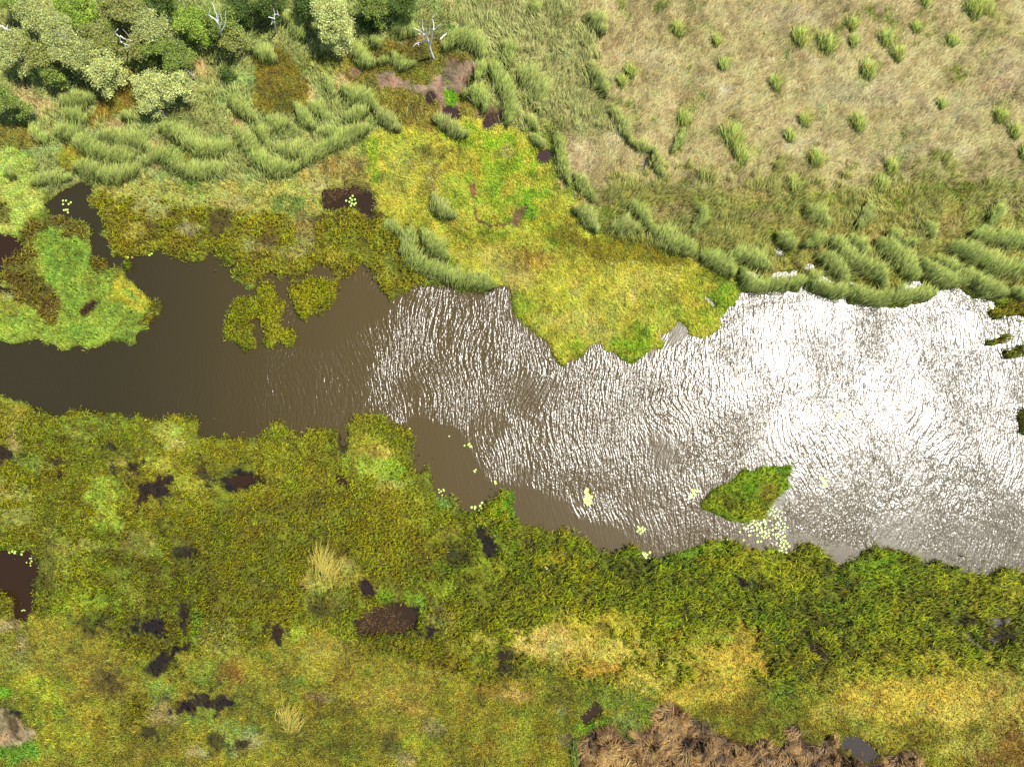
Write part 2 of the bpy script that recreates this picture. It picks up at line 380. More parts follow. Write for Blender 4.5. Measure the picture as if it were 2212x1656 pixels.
# -- central floating meadow
P([(790, 290), (860, 285), (940, 290), (985, 250), (1050, 270), (1120, 280), (1180, 340), (1200, 420), (1240, 440), (1300, 520), (1500, 570), (1600, 640), (1580, 700), (1500, 740), (1380, 780), (1215, 790), (1130, 700), (1095, 620), (940, 560), (900, 500), (830, 470), (800, 400)], (178, 174, 62), 6, turf=1, reed=0, fern=.2, sedge=0, meadow=0)
for x, y, rx, ry, c in ((1010, 290, 60, 30, (134, 168, 40)), (1110, 350, 70, 50, (138, 170, 36)), (1090, 310, 50, 26, (128, 172, 34)), (1150, 420, 40, 30, (120, 168, 34)), (1060, 400, 30, 50, (126, 168, 40)), (1000, 420, 60, 60, (152, 168, 54)), (880, 350, 60, 46, (160, 164, 76)), (870, 400, 40, 40, (166, 166, 70)), (810, 340, 12, 50, (130, 168, 40)), (940, 380, 20, 60, (172, 158, 86)), (1100, 330, 26, 18, (170, 164, 84)), (930, 330, 50, 20, (136, 128, 52)), (1060, 500, 60, 30, (150, 168, 50)), (1180, 480, 50, 40, (158, 152, 44)), (1200, 510, 50, 26, (138, 150, 40)), (1160, 560, 60, 24, (176, 142, 66)), (1060, 560, 60, 30, (186, 172, 84)), (1120, 600, 50, 30, (184, 168, 92)), (1400, 610, 100, 40, (194, 186, 84)), (1330, 650, 90, 46, (190, 184, 78)), (1250, 690, 90, 40, (192, 182, 88)), (1300, 720, 60, 26, (186, 176, 90)), (1410, 690, 60, 30, (186, 186, 74)), (1200, 640, 60, 40, (190, 186, 66)), (1240, 750, 30, 30, (134, 160, 40)), (1370, 740, 50, 34, (130, 166, 34)), (1520, 690, 50, 30, (160, 172, 50)), (1560, 650, 30, 40, (130, 162, 40)), (1130, 690, 20, 50, (150, 164, 50)), (1530, 600, 40, 30, (140, 146, 44)), (1360, 560, 50, 14, (186, 170, 92)), (1480, 620, 30, 20, (156, 160, 48)), (1240, 620, 30, 30, (196, 182, 96)), (1000, 480, 30, 20, (182, 176, 70)), (1230, 470, 30, 40, (140, 128, 48)), (1150, 460, 24, 16, (120, 168, 36))):
    E(x, y, rx, ry, c, .85)
P(T(2, 1, [(200, 330), (480, 320), (640, 420), (760, 420), (1100, 420), (1400, 560), (1600, 640), (1450, 640), (1000, 600), (740, 640), (600, 500), (400, 480)]), (128, 122, 34), 5, turf=.5, fern=1)
P(T(2, 1, [(0, 200), (60, 130), (140, 100), (120, 180), (60, 290), (0, 320)]) , (112, 86, 62), 2, mud=.9, turf=.1, fern=0)
P(T(1, 1, [(1850, 0), (1910, 0), (1900, 60), (1880, 80)]) + [(1025, 452), (1015, 410), (1022, 390), (1030, 410)], (108, 84, 58), 2, mud=.9, turf=.1)
P([(1026, 440), (1033, 472), (1060, 487), (1100, 480), (1130, 450), (1137, 440), (1128, 462), (1100, 488), (1060, 494), (1028, 480), (1022, 452)], (104, 84, 50), 1, .1, mud=.6, turf=.2)
P(T(2, 1, [(960, 850), (975, 850), (975, 1000), (955, 1000)]), DMUD, 1, .1, mud=.6, turf=.1)
E(1368, 645, 5, 18, (214, 190, 130), .8)
P(T(1, 1, [(1600, 640), (1680, 640), (1700, 720), (1660, 700)]), DMUD, 2, mud=.8, turf=.1)
# -- islets
paint(blur(islets['hook'], 1), (168, 172, 40), 1, turf=.2, reed=1.3)
paint(blur(islets['oval'], 1), (170, 170, 36), 1, turf=.2, reed=1.3)
paint(blur(islets['t'], 1), (120, 130, 40), 1, turf=.2, reed=1.2)
for k in ('e1', 'e2', 'e3'):
    paint(blur(islets[k], 1), (128, 128, 36), 1, turf=.2, reed=1.2)
paint(blur(islets['lily'], 1), (132, 154, 36), 1, turf=1, reed=.25)
E(1690, 1030, 18, 30, (120, 158, 40), .8); E(1660, 1055, 26, 26, (176, 156, 60), .8); E(1620, 1100, 70, 18, (156, 158, 30), .9, reed=1.2, rot=.2); E(1545, 1085, 34, 16, (150, 156, 30), .9, reed=1.2)
P(T(3, 1, [(1900, 1060), (1990, 960), (2212, 780), (2212, 1070), (1950, 1120)]), (132, 128, 32), 3, reed=1, turf=.3, sedge=0)
P(T(3, 1, [(1750, 760), (2000, 800), (2212, 780), (2212, 900), (2000, 880)]), (118, 100, 44), 3, fern=.8, sedge=.1)
for a in ([(680, 740), (950, 820), (900, 900), (720, 760)], [(940, 640), (1050, 700), (1090, 830), (1010, 800)], [(560, 600), (640, 700), (500, 560)], [(120, 530), (260, 600), (180, 620)], [(1400, 650), (1560, 740), (1440, 700)]):
    P(T(3, 1, a), (124, 116, 30), 2, fern=1, sedge=.0)

# -- south bank
P([(0, 860), (60, 870), (600, 900), (900, 900), (1000, 1080), (1110, 1050), (1300, 1180), (1560, 1160), (1900, 1180), (2212, 1220), (2212, 1656), (0, 1656)], (144, 148, 38), 4, turf=.5, reed=.9, sedge=0)
P([(0, 1340), (200, 1330), (330, 1440), (560, 1390), (640, 1340), (760, 1390), (900, 1430), (1000, 1440), (1120, 1440), (1250, 1460), (1500, 1500), (1600, 1470), (1760, 1500), (2212, 1440), (2212, 1656), (0, 1656)], (134, 130, 42), 16, turf=1, reed=.0, fern=.45)
# dark coarse reeds, east
P([(940, 1150), (1110, 1130), (1300, 1190), (1560, 1180), (1900, 1190), (2212, 1230), (2212, 1420), (2000, 1400), (1850, 1450), (1700, 1470), (1560, 1400), (1450, 1330), (1200, 1320), (1150, 1380), (900, 1420), (780, 1390), (900, 1340), (960, 1250)], (120, 130, 18), 8, turf=.15, reed=1.15, fern=0)
P([(280, 1150), (460, 1080), (700, 1060), (960, 1130), (950, 1260), (900, 1290), (640, 1340), (560, 1390), (440, 1330), (300, 1400), (200, 1330)], (136, 138, 26), 10, turf=.2, reed=1.05)
L = [
    (40, 900, 40, 24, (158, 156, 62)), (32, 960, 14, 34, (188, 168, 110)), (60, 990, 34, 18, (142, 162, 70)), (100, 1010, 30, 20, (148, 160, 68)), (25, 1060, 40, 34, (168, 164, 86)), (30, 1110, 40, 24, (154, 160, 80)),
    (210, 915, 60, 18, (138, 156, 56)), (180, 935, 40, 16, (148, 158, 66)), (250, 905, 20, 12, (128, 156, 50)), (375, 935, 40, 30, (160, 166, 76)), (400, 925, 14, 10, (130, 160, 60)), (395, 960, 30, 20, (176, 168, 92)), (340, 1000, 30, 24, (164, 172, 66)), (420, 1045, 40, 26, (168, 178, 60)), (380, 930, 20, 20, (156, 170, 70)), (260, 1000, 26, 16, (172, 166, 76)), (290, 1020, 20, 14, (168, 158, 80)),
    (235, 1080, 44, 50, (160, 184, 66)), (240, 1130, 26, 30, (162, 184, 60)), (310, 1170, 60, 30, (166, 160, 78)), (130, 1220, 50, 40, (158, 166, 60)), (170, 1300, 60, 36, (160, 176, 50)), (290, 1280, 40, 40, (158, 160, 66)), (100, 1150, 40, 30, (142, 148, 60)), (170, 1180, 50, 20, (158, 154, 70)),
    (820, 1000, 60, 44, (166, 180, 66)), (860, 1020, 26, 30, (140, 180, 50)), (800, 960, 60, 20, (180, 170, 60)), (840, 1050, 50, 16, (160, 160, 80)), (820, 970, 26, 12, (196, 168, 80)), (970, 1080, 30, 20, (150, 160, 90)), (900, 1080, 30, 20, (158, 164, 60)), (1080, 1100, 32, 36, (128, 172, 36)), (1095, 1070, 16, 20, (120, 168, 36)), (1060, 1170, 40, 20, (146, 160, 40)), (960, 1270, 40, 26, (160, 176, 50)), (930, 1130, 60, 30, (160, 156, 50)),
    (720, 1240, 70, 36, (176, 168, 74)), (700, 1290, 60, 30, (150, 150, 66)), (715, 1255, 40, 16, (192, 178, 84)), (790, 1270, 26, 30, (168, 168, 60)), (740, 1215, 30, 12, (188, 172, 96)), (660, 1250, 26, 20, (176, 160, 84)),
    (905, 1310, 16, 22, (148, 180, 50)), (830, 1290, 16, 12, (140, 180, 40)), (885, 1290, 10, 20, (150, 184, 50)), (780, 1310, 20, 20, (156, 164, 56)), (960, 1330, 40, 30, (160, 150, 80)), (640, 1360, 60, 30, (138, 156, 50)), (700, 1400, 60, 40, (150, 140, 62)), (1020, 1400, 60, 30, (160, 164, 56)), (1040, 1380, 30, 20, (176, 178, 60)),
    (1240, 1390, 110, 36, (206, 190, 110)), (1190, 1380, 50, 26, (214, 192, 128)), (1330, 1400, 60, 40, (206, 190, 108)), (1310, 1350, 60, 26, (190, 182, 76)), (1250, 1330, 60, 16, (176, 172, 60)), (1390, 1470, 50, 30, (196, 182, 100)), (1440, 1420, 60, 30, (170, 170, 70)), (1560, 1410, 60, 46, (208, 180, 92)), (1580, 1460, 50, 40, (200, 174, 84)), (1530, 1380, 60, 16, (150, 166, 56)), (1520, 1480, 40, 30, (198, 180, 96)), (1290, 1440, 50, 14, (196, 160, 84)), (1480, 1500, 60, 20, (186, 174, 84)), (1620, 1520, 50, 20, (150, 138, 50)), (1500, 1350, 60, 16, (150, 170, 40)),
    (1330, 1500, 80, 30, (128, 142, 52)), (1420, 1540, 60, 30, (120, 156, 44)), (1280, 1560, 30, 20, (120, 160, 40)), (1350, 1560, 30, 26, (150, 158, 84)),
    (1950, 1500, 140, 50, (196, 178, 86)), (2080, 1480, 120, 50, (194, 176, 84)), (2180, 1520, 70, 60, (196, 178, 100)), (1820, 1530, 60, 26, (172, 158, 72)), (1880, 1450, 90, 20, (150, 162, 56)), (1960, 1440, 50, 14, (142, 158, 50)), (2060, 1540, 60, 40, (200, 182, 100)), (2100, 1610, 80, 40, (178, 170, 80)), (2100, 1570, 20, 26, (116, 110, 40)), (2180, 1620, 60, 50, (150, 112, 52)), (2120, 1640, 40, 30, (146, 116, 56)), (1980, 1590, 40, 20, (120, 112, 36)), (1900, 1580, 50, 26, (160, 156, 60)), (1760, 1480, 50, 30, (118, 132, 50)), (1720, 1440, 30, 16, (130, 128, 50)), (1690, 1500, 60, 30, (128, 140, 46)), (2190, 1270, 40, 60, (166, 172, 60)),
    (1500, 1180, 60, 20, (140, 170, 50)), (1620, 1200, 60, 16, (160, 170, 50)), (1900, 1240, 70, 26, (148, 178, 36)), (1910, 1210, 30, 14, (130, 172, 34)), (2060, 1250, 60, 24, (150, 164, 34)), (1660, 1180, 40, 16, (146, 168, 40)), (1690, 1240, 60, 40, (160, 162, 40)), (1740, 1190, 30, 16, (140, 150, 30)), (1060, 1230, 60, 30, (156, 160, 50)), (1200, 1210, 60, 20, (158, 150, 36)), (1140, 1150, 60, 16, (156, 158, 40)),
    (40, 1420, 50, 40, (160, 156, 70)), (25, 1350, 34, 20, (176, 158, 116)), (55, 1395, 16, 26, (174, 154, 118)), (120, 1400, 60, 50, (140, 136, 50)), (60, 1470, 50, 20, (172, 164, 50)), (200, 1450, 60, 50, (132, 118, 46)), (250, 1490, 60, 30, (134, 122, 48)), (100, 1490, 60, 26, (160, 176, 44)), (80, 1540, 60, 20, (140, 150, 44)), (150, 1600, 80, 40, (160, 158, 44)), (100, 1630, 60, 26, (146, 150, 50)), (210, 1560, 50, 40, (172, 156, 50)), (10, 1490, 26, 10, (120, 176, 40)), (40, 1620, 60, 30, (110, 160, 48)),
    (430, 1350, 16, 50, (110, 160, 50)), (480, 1380, 50, 60, (166, 160, 78)), (460, 1440, 60, 40, (130, 150, 56)), (380, 1410, 26, 26, (150, 156, 66)), (350, 1490, 46, 30, (136, 152, 66)), (440, 1530, 60, 30, (134, 154, 62)), (350, 1540, 40, 26, (160, 150, 100)), (500, 1580, 60, 40, (142, 158, 74)), (560, 1480, 60, 50, (128, 128, 46)), (500, 1440, 40, 30, (138, 100, 44)), (545, 1600, 40, 30, (170, 158, 110)), (430, 1620, 30, 20, (170, 158, 112)), (300, 1620, 50, 30, (132, 120, 38)),
    (700, 1450, 80, 30, (140, 132, 50)), (640, 1470, 50, 20, (126, 136, 46)), (690, 1500, 40, 16, (124, 112, 74)), (600, 1560, 50, 40, (116, 116, 36)), (720, 1560, 80, 40, (132, 124, 38)), (850, 1500, 80, 40, (158, 138, 60)), (900, 1530, 40, 20, (170, 142, 64)), (900, 1600, 50, 26, (156, 162, 50)), (880, 1640, 40, 24, (172, 156, 104)), (935, 1570, 30, 16, (174, 156, 104)), (1000, 1520, 60, 30, (140, 132, 44)), (1080, 1480, 60, 20, (156, 124, 52)), (1120, 1500, 40, 20, (176, 150, 84)), (1120, 1580, 50, 40, (146, 152, 50)), (1060, 1620, 60, 30, (130, 112, 36)), (1180, 1600, 40, 40, (148, 132, 36)), (1220, 1640, 30, 20, (150, 138, 44)), (1215, 1530, 20, 14, (160, 150, 90)), (1220, 1595, 20, 14, (150, 130, 90)),
    (1150, 1440, 50, 22, (150, 146, 50)), (950, 1450, 50, 20, (150, 148, 60)), (830, 1450, 50, 20, (144, 140, 50)),
]
for x, y, rx, ry, c in L:
    br = (c[0] + c[1] > 305)
    inreed = y < 1330
    if c[0] > 184 and y > 1290:
        c = (c[0] + 8, c[1], int(c[2] * .82))
        E(x, y, rx * 1.4, ry * 1.35, c, .95, reed=0, turf=1, fern=0)
    elif inreed:
        E(x, y, rx, ry, c, .8, reed=.25 if br else .55, turf=1, fern=0)
    else:
        E(x, y, rx, ry, c, .75, fern=.1 if br else .5)
# coarse reeds inside the southern turf
for x, y, rx, ry, a in ((870, 1390, 90, 26, .1), (960, 1430, 90, 20, .3), (1050, 1460, 30, 20, 0), (1110, 1440, 40, 26, 0), (1740, 1420, 60, 34, 0), (330, 1380, 60, 40, 0), (300, 1520, 30, 40, .3), (380, 1420, 20, 60, 0)):
    E(x, y, rx, ry, (140, 136, 34), .9, a, reed=1.1, fern=0, turf=.25)
# brown wet hollows
for x, y, rx, ry, rt, md in ((320, 1045, 60, 24, .4, .6), (290, 1010, 14, 10, 0, .6), (310, 1075, 26, 30, 0, .6), (335, 1060, 20, 10, 0, .6), (130, 995, 18, 16, .5, .5), (135, 1020, 14, 14, 0, .6), (245, 965, 14, 8, .4, .5), (436, 1010, 16, 26, 0, .5), (10, 980, 16, 20, 0, .6), (400, 1190, 24, 12, 0, .5), (400, 1330, 14, 60, 0, .7), (385, 1400, 22, 34, .3, .7), (350, 1430, 24, 26, .5, .7), (340, 1355, 40, 20, 0, .6), (400, 1520, 26, 18, 0, .7), (450, 1510, 30, 22, .3, .7), (475, 1530, 16, 24, 0, .6), (320, 1580, 20, 16, 0, .5), (465, 1600, 24, 24, 0, .5), (530, 1605, 20, 12, 0, .5), (1040, 1150, 16, 14, 0, .7), (1055, 1175, 14, 24, -.4, .6), (985, 1205, 20, 14, 0, .4), (792, 1272, 14, 24, -.3, .6), (600, 1358, 24, 22, 0, .6), (700, 1310, 30, 22, 0, .4), (1605, 1255, 14, 12, 0, .6), (1760, 1400, 22, 34, -.6, .6), (1822, 1410, 18, 12, 0, .6), (30, 1560, 26, 30, -.5, .8), (60, 1580, 30, 12, 0, .6), (1300, 1350, 16, 8, 0, .3), (2160, 1370, 40, 20, 0, .5), (2080, 1340, 20, 14, 0, .5), (845, 1350, 60, 30, 0, .7), (850, 1600, 20, 20, 0, .2), (520, 1040, 30, 14, 0, .6), (690, 1030, 16, 14, 0, .5), (740, 950, 10, 20, 0, .5), (1086, 1430, 16, 22, 0, .4), (1090, 1410, 20, 14, 0, .4), (100, 1240, 26, 60, 0, .2), (1650, 1265, 20, 10, 0, .4), (210, 1340, 30, 20, 0, .3), (230, 1470, 40, 20, 0, .2)):
    E(x, y, rx * 1.25, ry * 1.25, (46, 36, 20), min(1, md + .4), rt, mud=min(1, md + .3), reed=.14, turf=.05, fern=.05)
P(T(0, 3, [(0, 1130), (60, 1130), (130, 1170), (200, 1300), (340, 1330), (240, 1440), (150, 1480), (0, 1490)]), (164, 136, 112), 3, a=.85, mud=.9, turf=.1, reed=0, fern=0)
E(30, 1560, 12, 36, (84, 66, 42), .8, -.5, mud=1)

heap = T(2, 3, [(560, 1656), (600, 1420), (660, 1330), (860, 1290), (880, 1380), (950, 1420), (1030, 1370), (1160, 1340), (1230, 1220), (1260, 1140), (1350, 1080), (1430, 1090), (1530, 1200), (1680, 1260), (1700, 1330), (1900, 1400), (2080, 1470), (2130, 1380), (2212, 1430)]) + T(3, 3, [(120, 1470), (190, 1270), (240, 1290), (330, 1430), (460, 1460), (490, 1360), (520, 1380), (600, 1400), (650, 1500), (780, 1610), (920, 1620), (1000, 1560), (1150, 1500), (1300, 1580), (1350, 1656)])
heap_m = fill(heap)
paint(blur(heap_m, 2), (66, 46, 28), 1, turf=.1, reed=0, fern=0, sedge=0, mud=.8)
E(1500, 1585, 60, 30, (140, 116, 90), .5)

for (x_, y_), r_ in ((a, b) for a, b in TUSS_XY):
    E(x_ + r_ * .3, y_ - r_ * .2, r_ * 1.7, r_ * 1.5, (150, 150, 74), .55, sedge=.35)
# natural variation of colour
SPK = np.random.default_rng(99).normal(0, 1, (RH, RW)).astype(np.float32)
lum_ = 1 + .06 * NA + .09 * NB + .15 * NE + .15 * NF + .12 * SPK
hue_ = .045 * NA + .06 * NC + .06 * np.roll(NE, 41, 0) + .04 * SPK
var = np.stack([lum_ * (1 + hue_ * (1 - .6 * d_meadow)), lum_, lum_ * (1 + .3 * hue_)], -1)
veg *= np.clip(var, .5, 1.7)
dm = np.clip(d_meadow, 0, 1)[..., None]
veg *= (np.array([1.04, 1.06, .86]) * (1 - dm) + np.array([1.0, .98, .84]) * dm)
K_ALB = 0.62
veg *= K_ALB
veg = np.clip(veg, .008, .6).astype(np.float32)

fray = np.clip(landf + (blur(landf, 4) > (.30 + .14 * NF)) * .55, 0, 1)
d_reed = np.clip(d_reed * (1 + .30 * NC + .2 * NE + .12 * NB), 0, 1.6) * fray
d_turf = np.clip(d_turf, 0, 1) * np.clip(landf + (blur(landf, 2) > .3) * .5, 0, 1) * (1 - .6 * bare)
d_meadow = np.clip(d_meadow, 0, 1) * landf
d_sedge = np.clip(d_sedge * (1 + .5 * NC + .4 * NB), 0, 1.6) * landf * (1 - bare)
d_fern = np.clip(d_fern, 0, 1) * landf * (1 - bare)

ground = np.zeros((RH, RW), np.float32)
ground = np.where(land_s > .5, 0.05 + .16 * sstep(.5, 1, land_s) + .04 * NB * sstep(.6, 1, land_s), -0.9 * sstep(0, .5, .5 - land_s) - .02)
ground = ground.astype(np.float32)


def gz(x, y):
    j = np.clip(((np.asarray(x) - X0) / CELL).astype(int), 0, RW - 1)
    i = np.clip(((np.asarray(y) - Y0) / CELL).astype(int), 0, RH - 1)
    return np.maximum(ground[i, j], -.05)


def vc(x, y):
    j = np.clip(((np.asarray(x) - X0) / CELL).astype(int), 0, RW - 1)
    i = np.clip(((np.asarray(y) - Y0) / CELL).astype(int), 0, RH - 1)
    return veg[i, j]


# ------------------------------------------------------------------ object helpers
def tag(o, label=None, cat=None, group=None, kind=None):
    if label: o['label'] = label
    if cat: o['category'] = cat
    if group: o['group'] = group
    if kind: o['kind'] = kind
    return o


def np_mesh(name, verts, tris, col=None, mat=None, parent=None, quads=False, smooth=False):
    verts = np.ascontiguousarray(verts, np.float32); tris = np.ascontiguousarray(tris, np.int32)
    k = tris.shape[1]
    me = bpy.data.meshes.new(name)
    me.vertices.add(len(verts)); me.vertices.foreach_set('co', verts.ravel())
    me.loops.add(tris.size); me.loops.foreach_set('vertex_index', tris.ravel())
    me.polygons.add(len(tris))
    me.polygons.foreach_set('loop_start', np.arange(0, tris.size, k, dtype=np.int32))
    me.polygons.foreach_set('loop_total', np.full(len(tris), k, np.int32))
    if smooth:
        me.polygons.foreach_set('use_smooth', np.ones(len(tris), bool))
    if col is not None:
        a = me.color_attributes.new('tint', 'FLOAT_COLOR', 'POINT')
        c = np.ones((len(verts), 4), np.float32); c[:, :3] = col[:, :3]
        if col.shape[1] == 4: c[:, 3] = col[:, 3]
        a.data.foreach_set('color', c.ravel())
    me.update(calc_edges=True)
    if mat: me.materials.append(mat)
    o = bpy.data.objects.new(name, me)
    COL.objects.link(o)
    if parent is not None: o.parent = parent
    return o


def empty(name, loc=(0, 0, 0)):
    o = bpy.data.objects.new(name, None)
    o.location = loc
    o.empty_display_size = .3
    COL.objects.link(o)
    return o


# ------------------------------------------------------------------ materials
def blade_mat(name, rough=.55, trans=.25, spec=.25):
    m = bpy.data.materials.new(name); m.use_nodes = True
    n = m.node_tree; L_ = n.links
    p = n.nodes['Principled BSDF']; out = n.nodes['Material Output']
    vcn = n.nodes.new('ShaderNodeVertexColor'); vcn.layer_name = 'tint'
    L_.new(vcn.outputs[0], p.inputs['Base Color'])
    p.inputs['Roughness'].default_value = rough
    p.inputs['Specular IOR Level'].default_value = spec
    if trans > 0:
        t = n.nodes.new('ShaderNodeBsdfTranslucent')
        L_.new(vcn.outputs[0], t.inputs[0])
        mx = n.nodes.new('ShaderNodeMixShader'); mx.inputs[0].default_value = trans
        L_.new(p.outputs[0], mx.inputs[1]); L_.new(t.outputs[0], mx.inputs[2])
        L_.new(mx.outputs[0], out.inputs[0])
    return m


M_blade = blade_mat('grass_blades', .55, .16)
M_reed = blade_mat('reed_leaves', .42, .2, .4)
M_leaf = blade_mat('tree_leaves', .5, .22, .3)


def ground_mat():
    m = bpy.data.materials.new('boggy_ground'); m.use_nodes = True
    n = m.node_tree; L_ = n.links; p = n.nodes['Principled BSDF']
    vcn = n.nodes.new('ShaderNodeVertexColor'); vcn.layer_name = 'tint'
    tc = n.nodes.new('ShaderNodeTexCoord')
    nz = n.nodes.new('ShaderNodeTexNoise'); nz.inputs['Scale'].default_value = 5.5; nz.inputs['Detail'].default_value = 5; nz.inputs['Roughness'].default_value = .75
    L_.new(tc.outputs['Object'], nz.inputs['Vector'])
    mr = n.nodes.new('ShaderNodeMapRange'); mr.inputs[1].default_value = .3; mr.inputs[2].default_value = .7; mr.inputs[3].default_value = .62; mr.inputs[4].default_value = 1.3
    L_.new(nz.outputs[0], mr.inputs[0])
    mul = n.nodes.new('ShaderNodeVectorMath'); mul.operation = 'SCALE'
    L_.new(vcn.outputs[0], mul.inputs[0]); L_.new(mr.outputs[0], mul.inputs['Scale'])
    L_.new(mul.outputs[0], p.inputs['Base Color'])
    p.inputs['Roughness'].default_value = .85; p.inputs['Specular IOR Level'].default_value = .08
    b = n.nodes.new('ShaderNodeBump'); b.inputs['Strength'].default_value = .7; b.inputs['Distance'].default_value = .12
    L_.new(nz.outputs[0], b.inputs['Height']); L_.new(b.outputs[0], p.inputs['Normal'])
    return m


def water_mat():
    m = bpy.data.materials.new('murky_water'); m.use_nodes = True
    n = m.node_tree; L_ = n.links; p = n.nodes['Principled BSDF']
    vcn = n.nodes.new('ShaderNodeVertexColor'); vcn.layer_name = 'tint'
    L_.new(vcn.outputs[0], p.inputs['Base Color'])
    p.inputs['Roughness'].default_value = .26
    p.inputs['Specular IOR Level'].default_value = .78
    p.inputs['IOR'].default_value = 1.333
    tc = n.nodes.new('ShaderNodeTexCoord')

    def wave(sx, sy, rot, detail, dist):
        mp = n.nodes.new('ShaderNodeMapping')
        mp.inputs['Scale'].default_value = (sx, sy, 1); mp.inputs['Rotation'].default_value = (0, 0, math.radians(rot))
        # bend the wave fronts gently
        wn = n.nodes.new('ShaderNodeTexNoise'); wn.inputs['Scale'].default_value = .11; wn.inputs['Detail'].default_value = 1
        L_.new(tc.outputs['Object'], wn.inputs['Vector'])
        sb = n.nodes.new('ShaderNodeVectorMath'); sb.operation = 'SUBTRACT'; sb.inputs[1].default_value = (.5, .5, .5)
        L_.new(wn.outputs['Color'], sb.inputs[0])
        sc = n.nodes.new('ShaderNodeVectorMath'); sc.operation = 'SCALE'; sc.inputs['Scale'].default_value = dist
        L_.new(sb.outputs[0], sc.inputs[0])
        ad = n.nodes.new('ShaderNodeVectorMath'); ad.operation = 'ADD'
        L_.new(tc.outputs['Object'], ad.inputs[0]); L_.new(sc.outputs[0], ad.inputs[1])
        L_.new(ad.outputs[0], mp.inputs['Vector'])
        nz = n.nodes.new('ShaderNodeTexNoise'); nz.inputs['Scale'].default_value = 1.0; nz.inputs['Detail'].default_value = detail; nz.inputs['Roughness'].default_value = .5
        L_.new(mp.outputs[0], nz.inputs['Vector'])
        c0_ = n.nodes.new('ShaderNodeMath'); c0_.operation = 'SUBTRACT'; c0_.inputs[1].default_value = .5
        L_.new(nz.outputs[0], c0_.inputs[0])
        return c0_.outputs[0]
    a = wave(4.6, .95, 8, 1.0, 6.0)
    b_ = wave(9.0, 4.0, -6, 1.0, 3.0)
    m1 = n.nodes.new('ShaderNodeMath'); m1.operation = 'MULTIPLY'; m1.inputs[1].default_value = .095
    m2 = n.nodes.new('ShaderNodeMath'); m2.operation = 'MULTIPLY'; m2.inputs[1].default_value = .038
    L_.new(a, m1.inputs[0]); L_.new(b_, m2.inputs[0])
    ad = n.nodes.new('ShaderNodeMath'); ad.operation = 'ADD'
    L_.new(m1.outputs[0], ad.inputs[0]); L_.new(m2.outputs[0], ad.inputs[1])
    am = n.nodes.new('ShaderNodeMath'); am.operation = 'MULTIPLY'
    L_.new(ad.outputs[0], am.inputs[0]); L_.new(vcn.outputs['Alpha'], am.inputs[1])
    bp = n.nodes.new('ShaderNodeBump'); bp.inputs['Strength'].default_value = 1; bp.inputs['Distance'].default_value = 1.0
    L_.new(am.outputs[0], bp.inputs['Height'])
    L_.new(bp.outputs[0], p.inputs['Normal'])
    return m


M_ground = ground_mat(); M_water = water_mat()

# ------------------------------------------------------------------ ground and water sheets
STEP = 2


def sheet(name, keep, zfun, colr, mat, step=STEP):
    ii = np.arange(0, RH, step); jj = np.arange(0, RW, step)
    k = keep[np.ix_(ii, jj)]
    q = k[:-1, :-1] | k[1:, :-1] | k[:-1, 1:] | k[1:, 1:]
    used = np.zeros_like(k); used[:-1, :-1] |= q; used[1:, :-1] |= q; used[:-1, 1:] |= q; used[1:, 1:] |= q
    idx = -np.ones(k.shape, int); idx[used] = np.arange(used.sum())
    I, J = np.nonzero(used)
    px = X0 + (jj[J] + .5) * CELL; py = Y0 + (ii[I] + .5) * CELL
    v = np.stack([(px - PW / 2) * U, (PH / 2 - py) * U, zfun[ii[I], jj[J]]], -1)
    c = colr[ii[I], jj[J]]
    a, b = np.nonzero(q)
    f = np.stack([idx[a, b], idx[a + 1, b], idx[a + 1, b + 1], idx[a, b + 1]], -1)
    return np_mesh(name, v, f, c, mat, smooth=True)


soil = lin((96, 82, 44)) * K_ALB
dsoil = lin((58, 44, 26)) * K_ALB
wetness = np.clip(1 - sstep(.5, 1, land_s) + .0, 0, 1)
rd = np.clip(d_reed, 0, 1)[..., None]
gcol = veg * (1 - .7 * rd) + dsoil * .55 * rd
gcol = gcol * .74 + soil * .3
gcol = np.where(bare[..., None] > .3, veg, gcol)
gcol = gcol * (1 - .6 * wetness[..., None]) + dsoil * .6 * wetness[..., None]
near_land = blur(landf, 4) > .01
g = sheet('marsh_ground', near_land, ground, gcol.astype(np.float32), M_ground)
tag(g, 'boggy marsh ground under the grass, reeds and mud', 'ground', kind='structure')

# murk colour (light gradient across the lake painted in) and ripple height
px = X0 + (np.arange(RW) + .5) * CELL; py = Y0 + (np.arange(RH) + .5) * CELL
PX, PY = np.meshgrid(px, py)
lake_light = sstep(150, 900, PX + .0 * PY)
murk = lin((68, 60, 30)) * (1 - lake_light[..., None]) + lin((108, 90, 46)) * lake_light[..., None]
e = sstep(1500, 2100, PX)[..., None]
murk = murk * (1 - e) + lin((116, 104, 72)) * e
pcol = np.zeros_like(murk); pcol[:] = lin((66, 44, 16))
E_ = sstep(1500, 1800, PX)[..., None] * sstep(1200, 1300, PY)[..., None]
pcol = pcol * (1 - E_) + lin((80, 68, 56)) * E_
tp = sstep(380, 330, PY)[..., None] * sstep(900, 960, PX)[..., None]
pcol = pcol * (1 - tp) + lin((76, 50, 42)) * tp
pond_b = blur(pond.astype(np.float32), 4)[..., None] > .02
lake_b = blur(lake.astype(np.float32), 4)[..., None] > .02
murk = np.where(pond_b & ~lake_b, pcol, murk) * .34
amp = np.ones((RH, RW), np.float32)
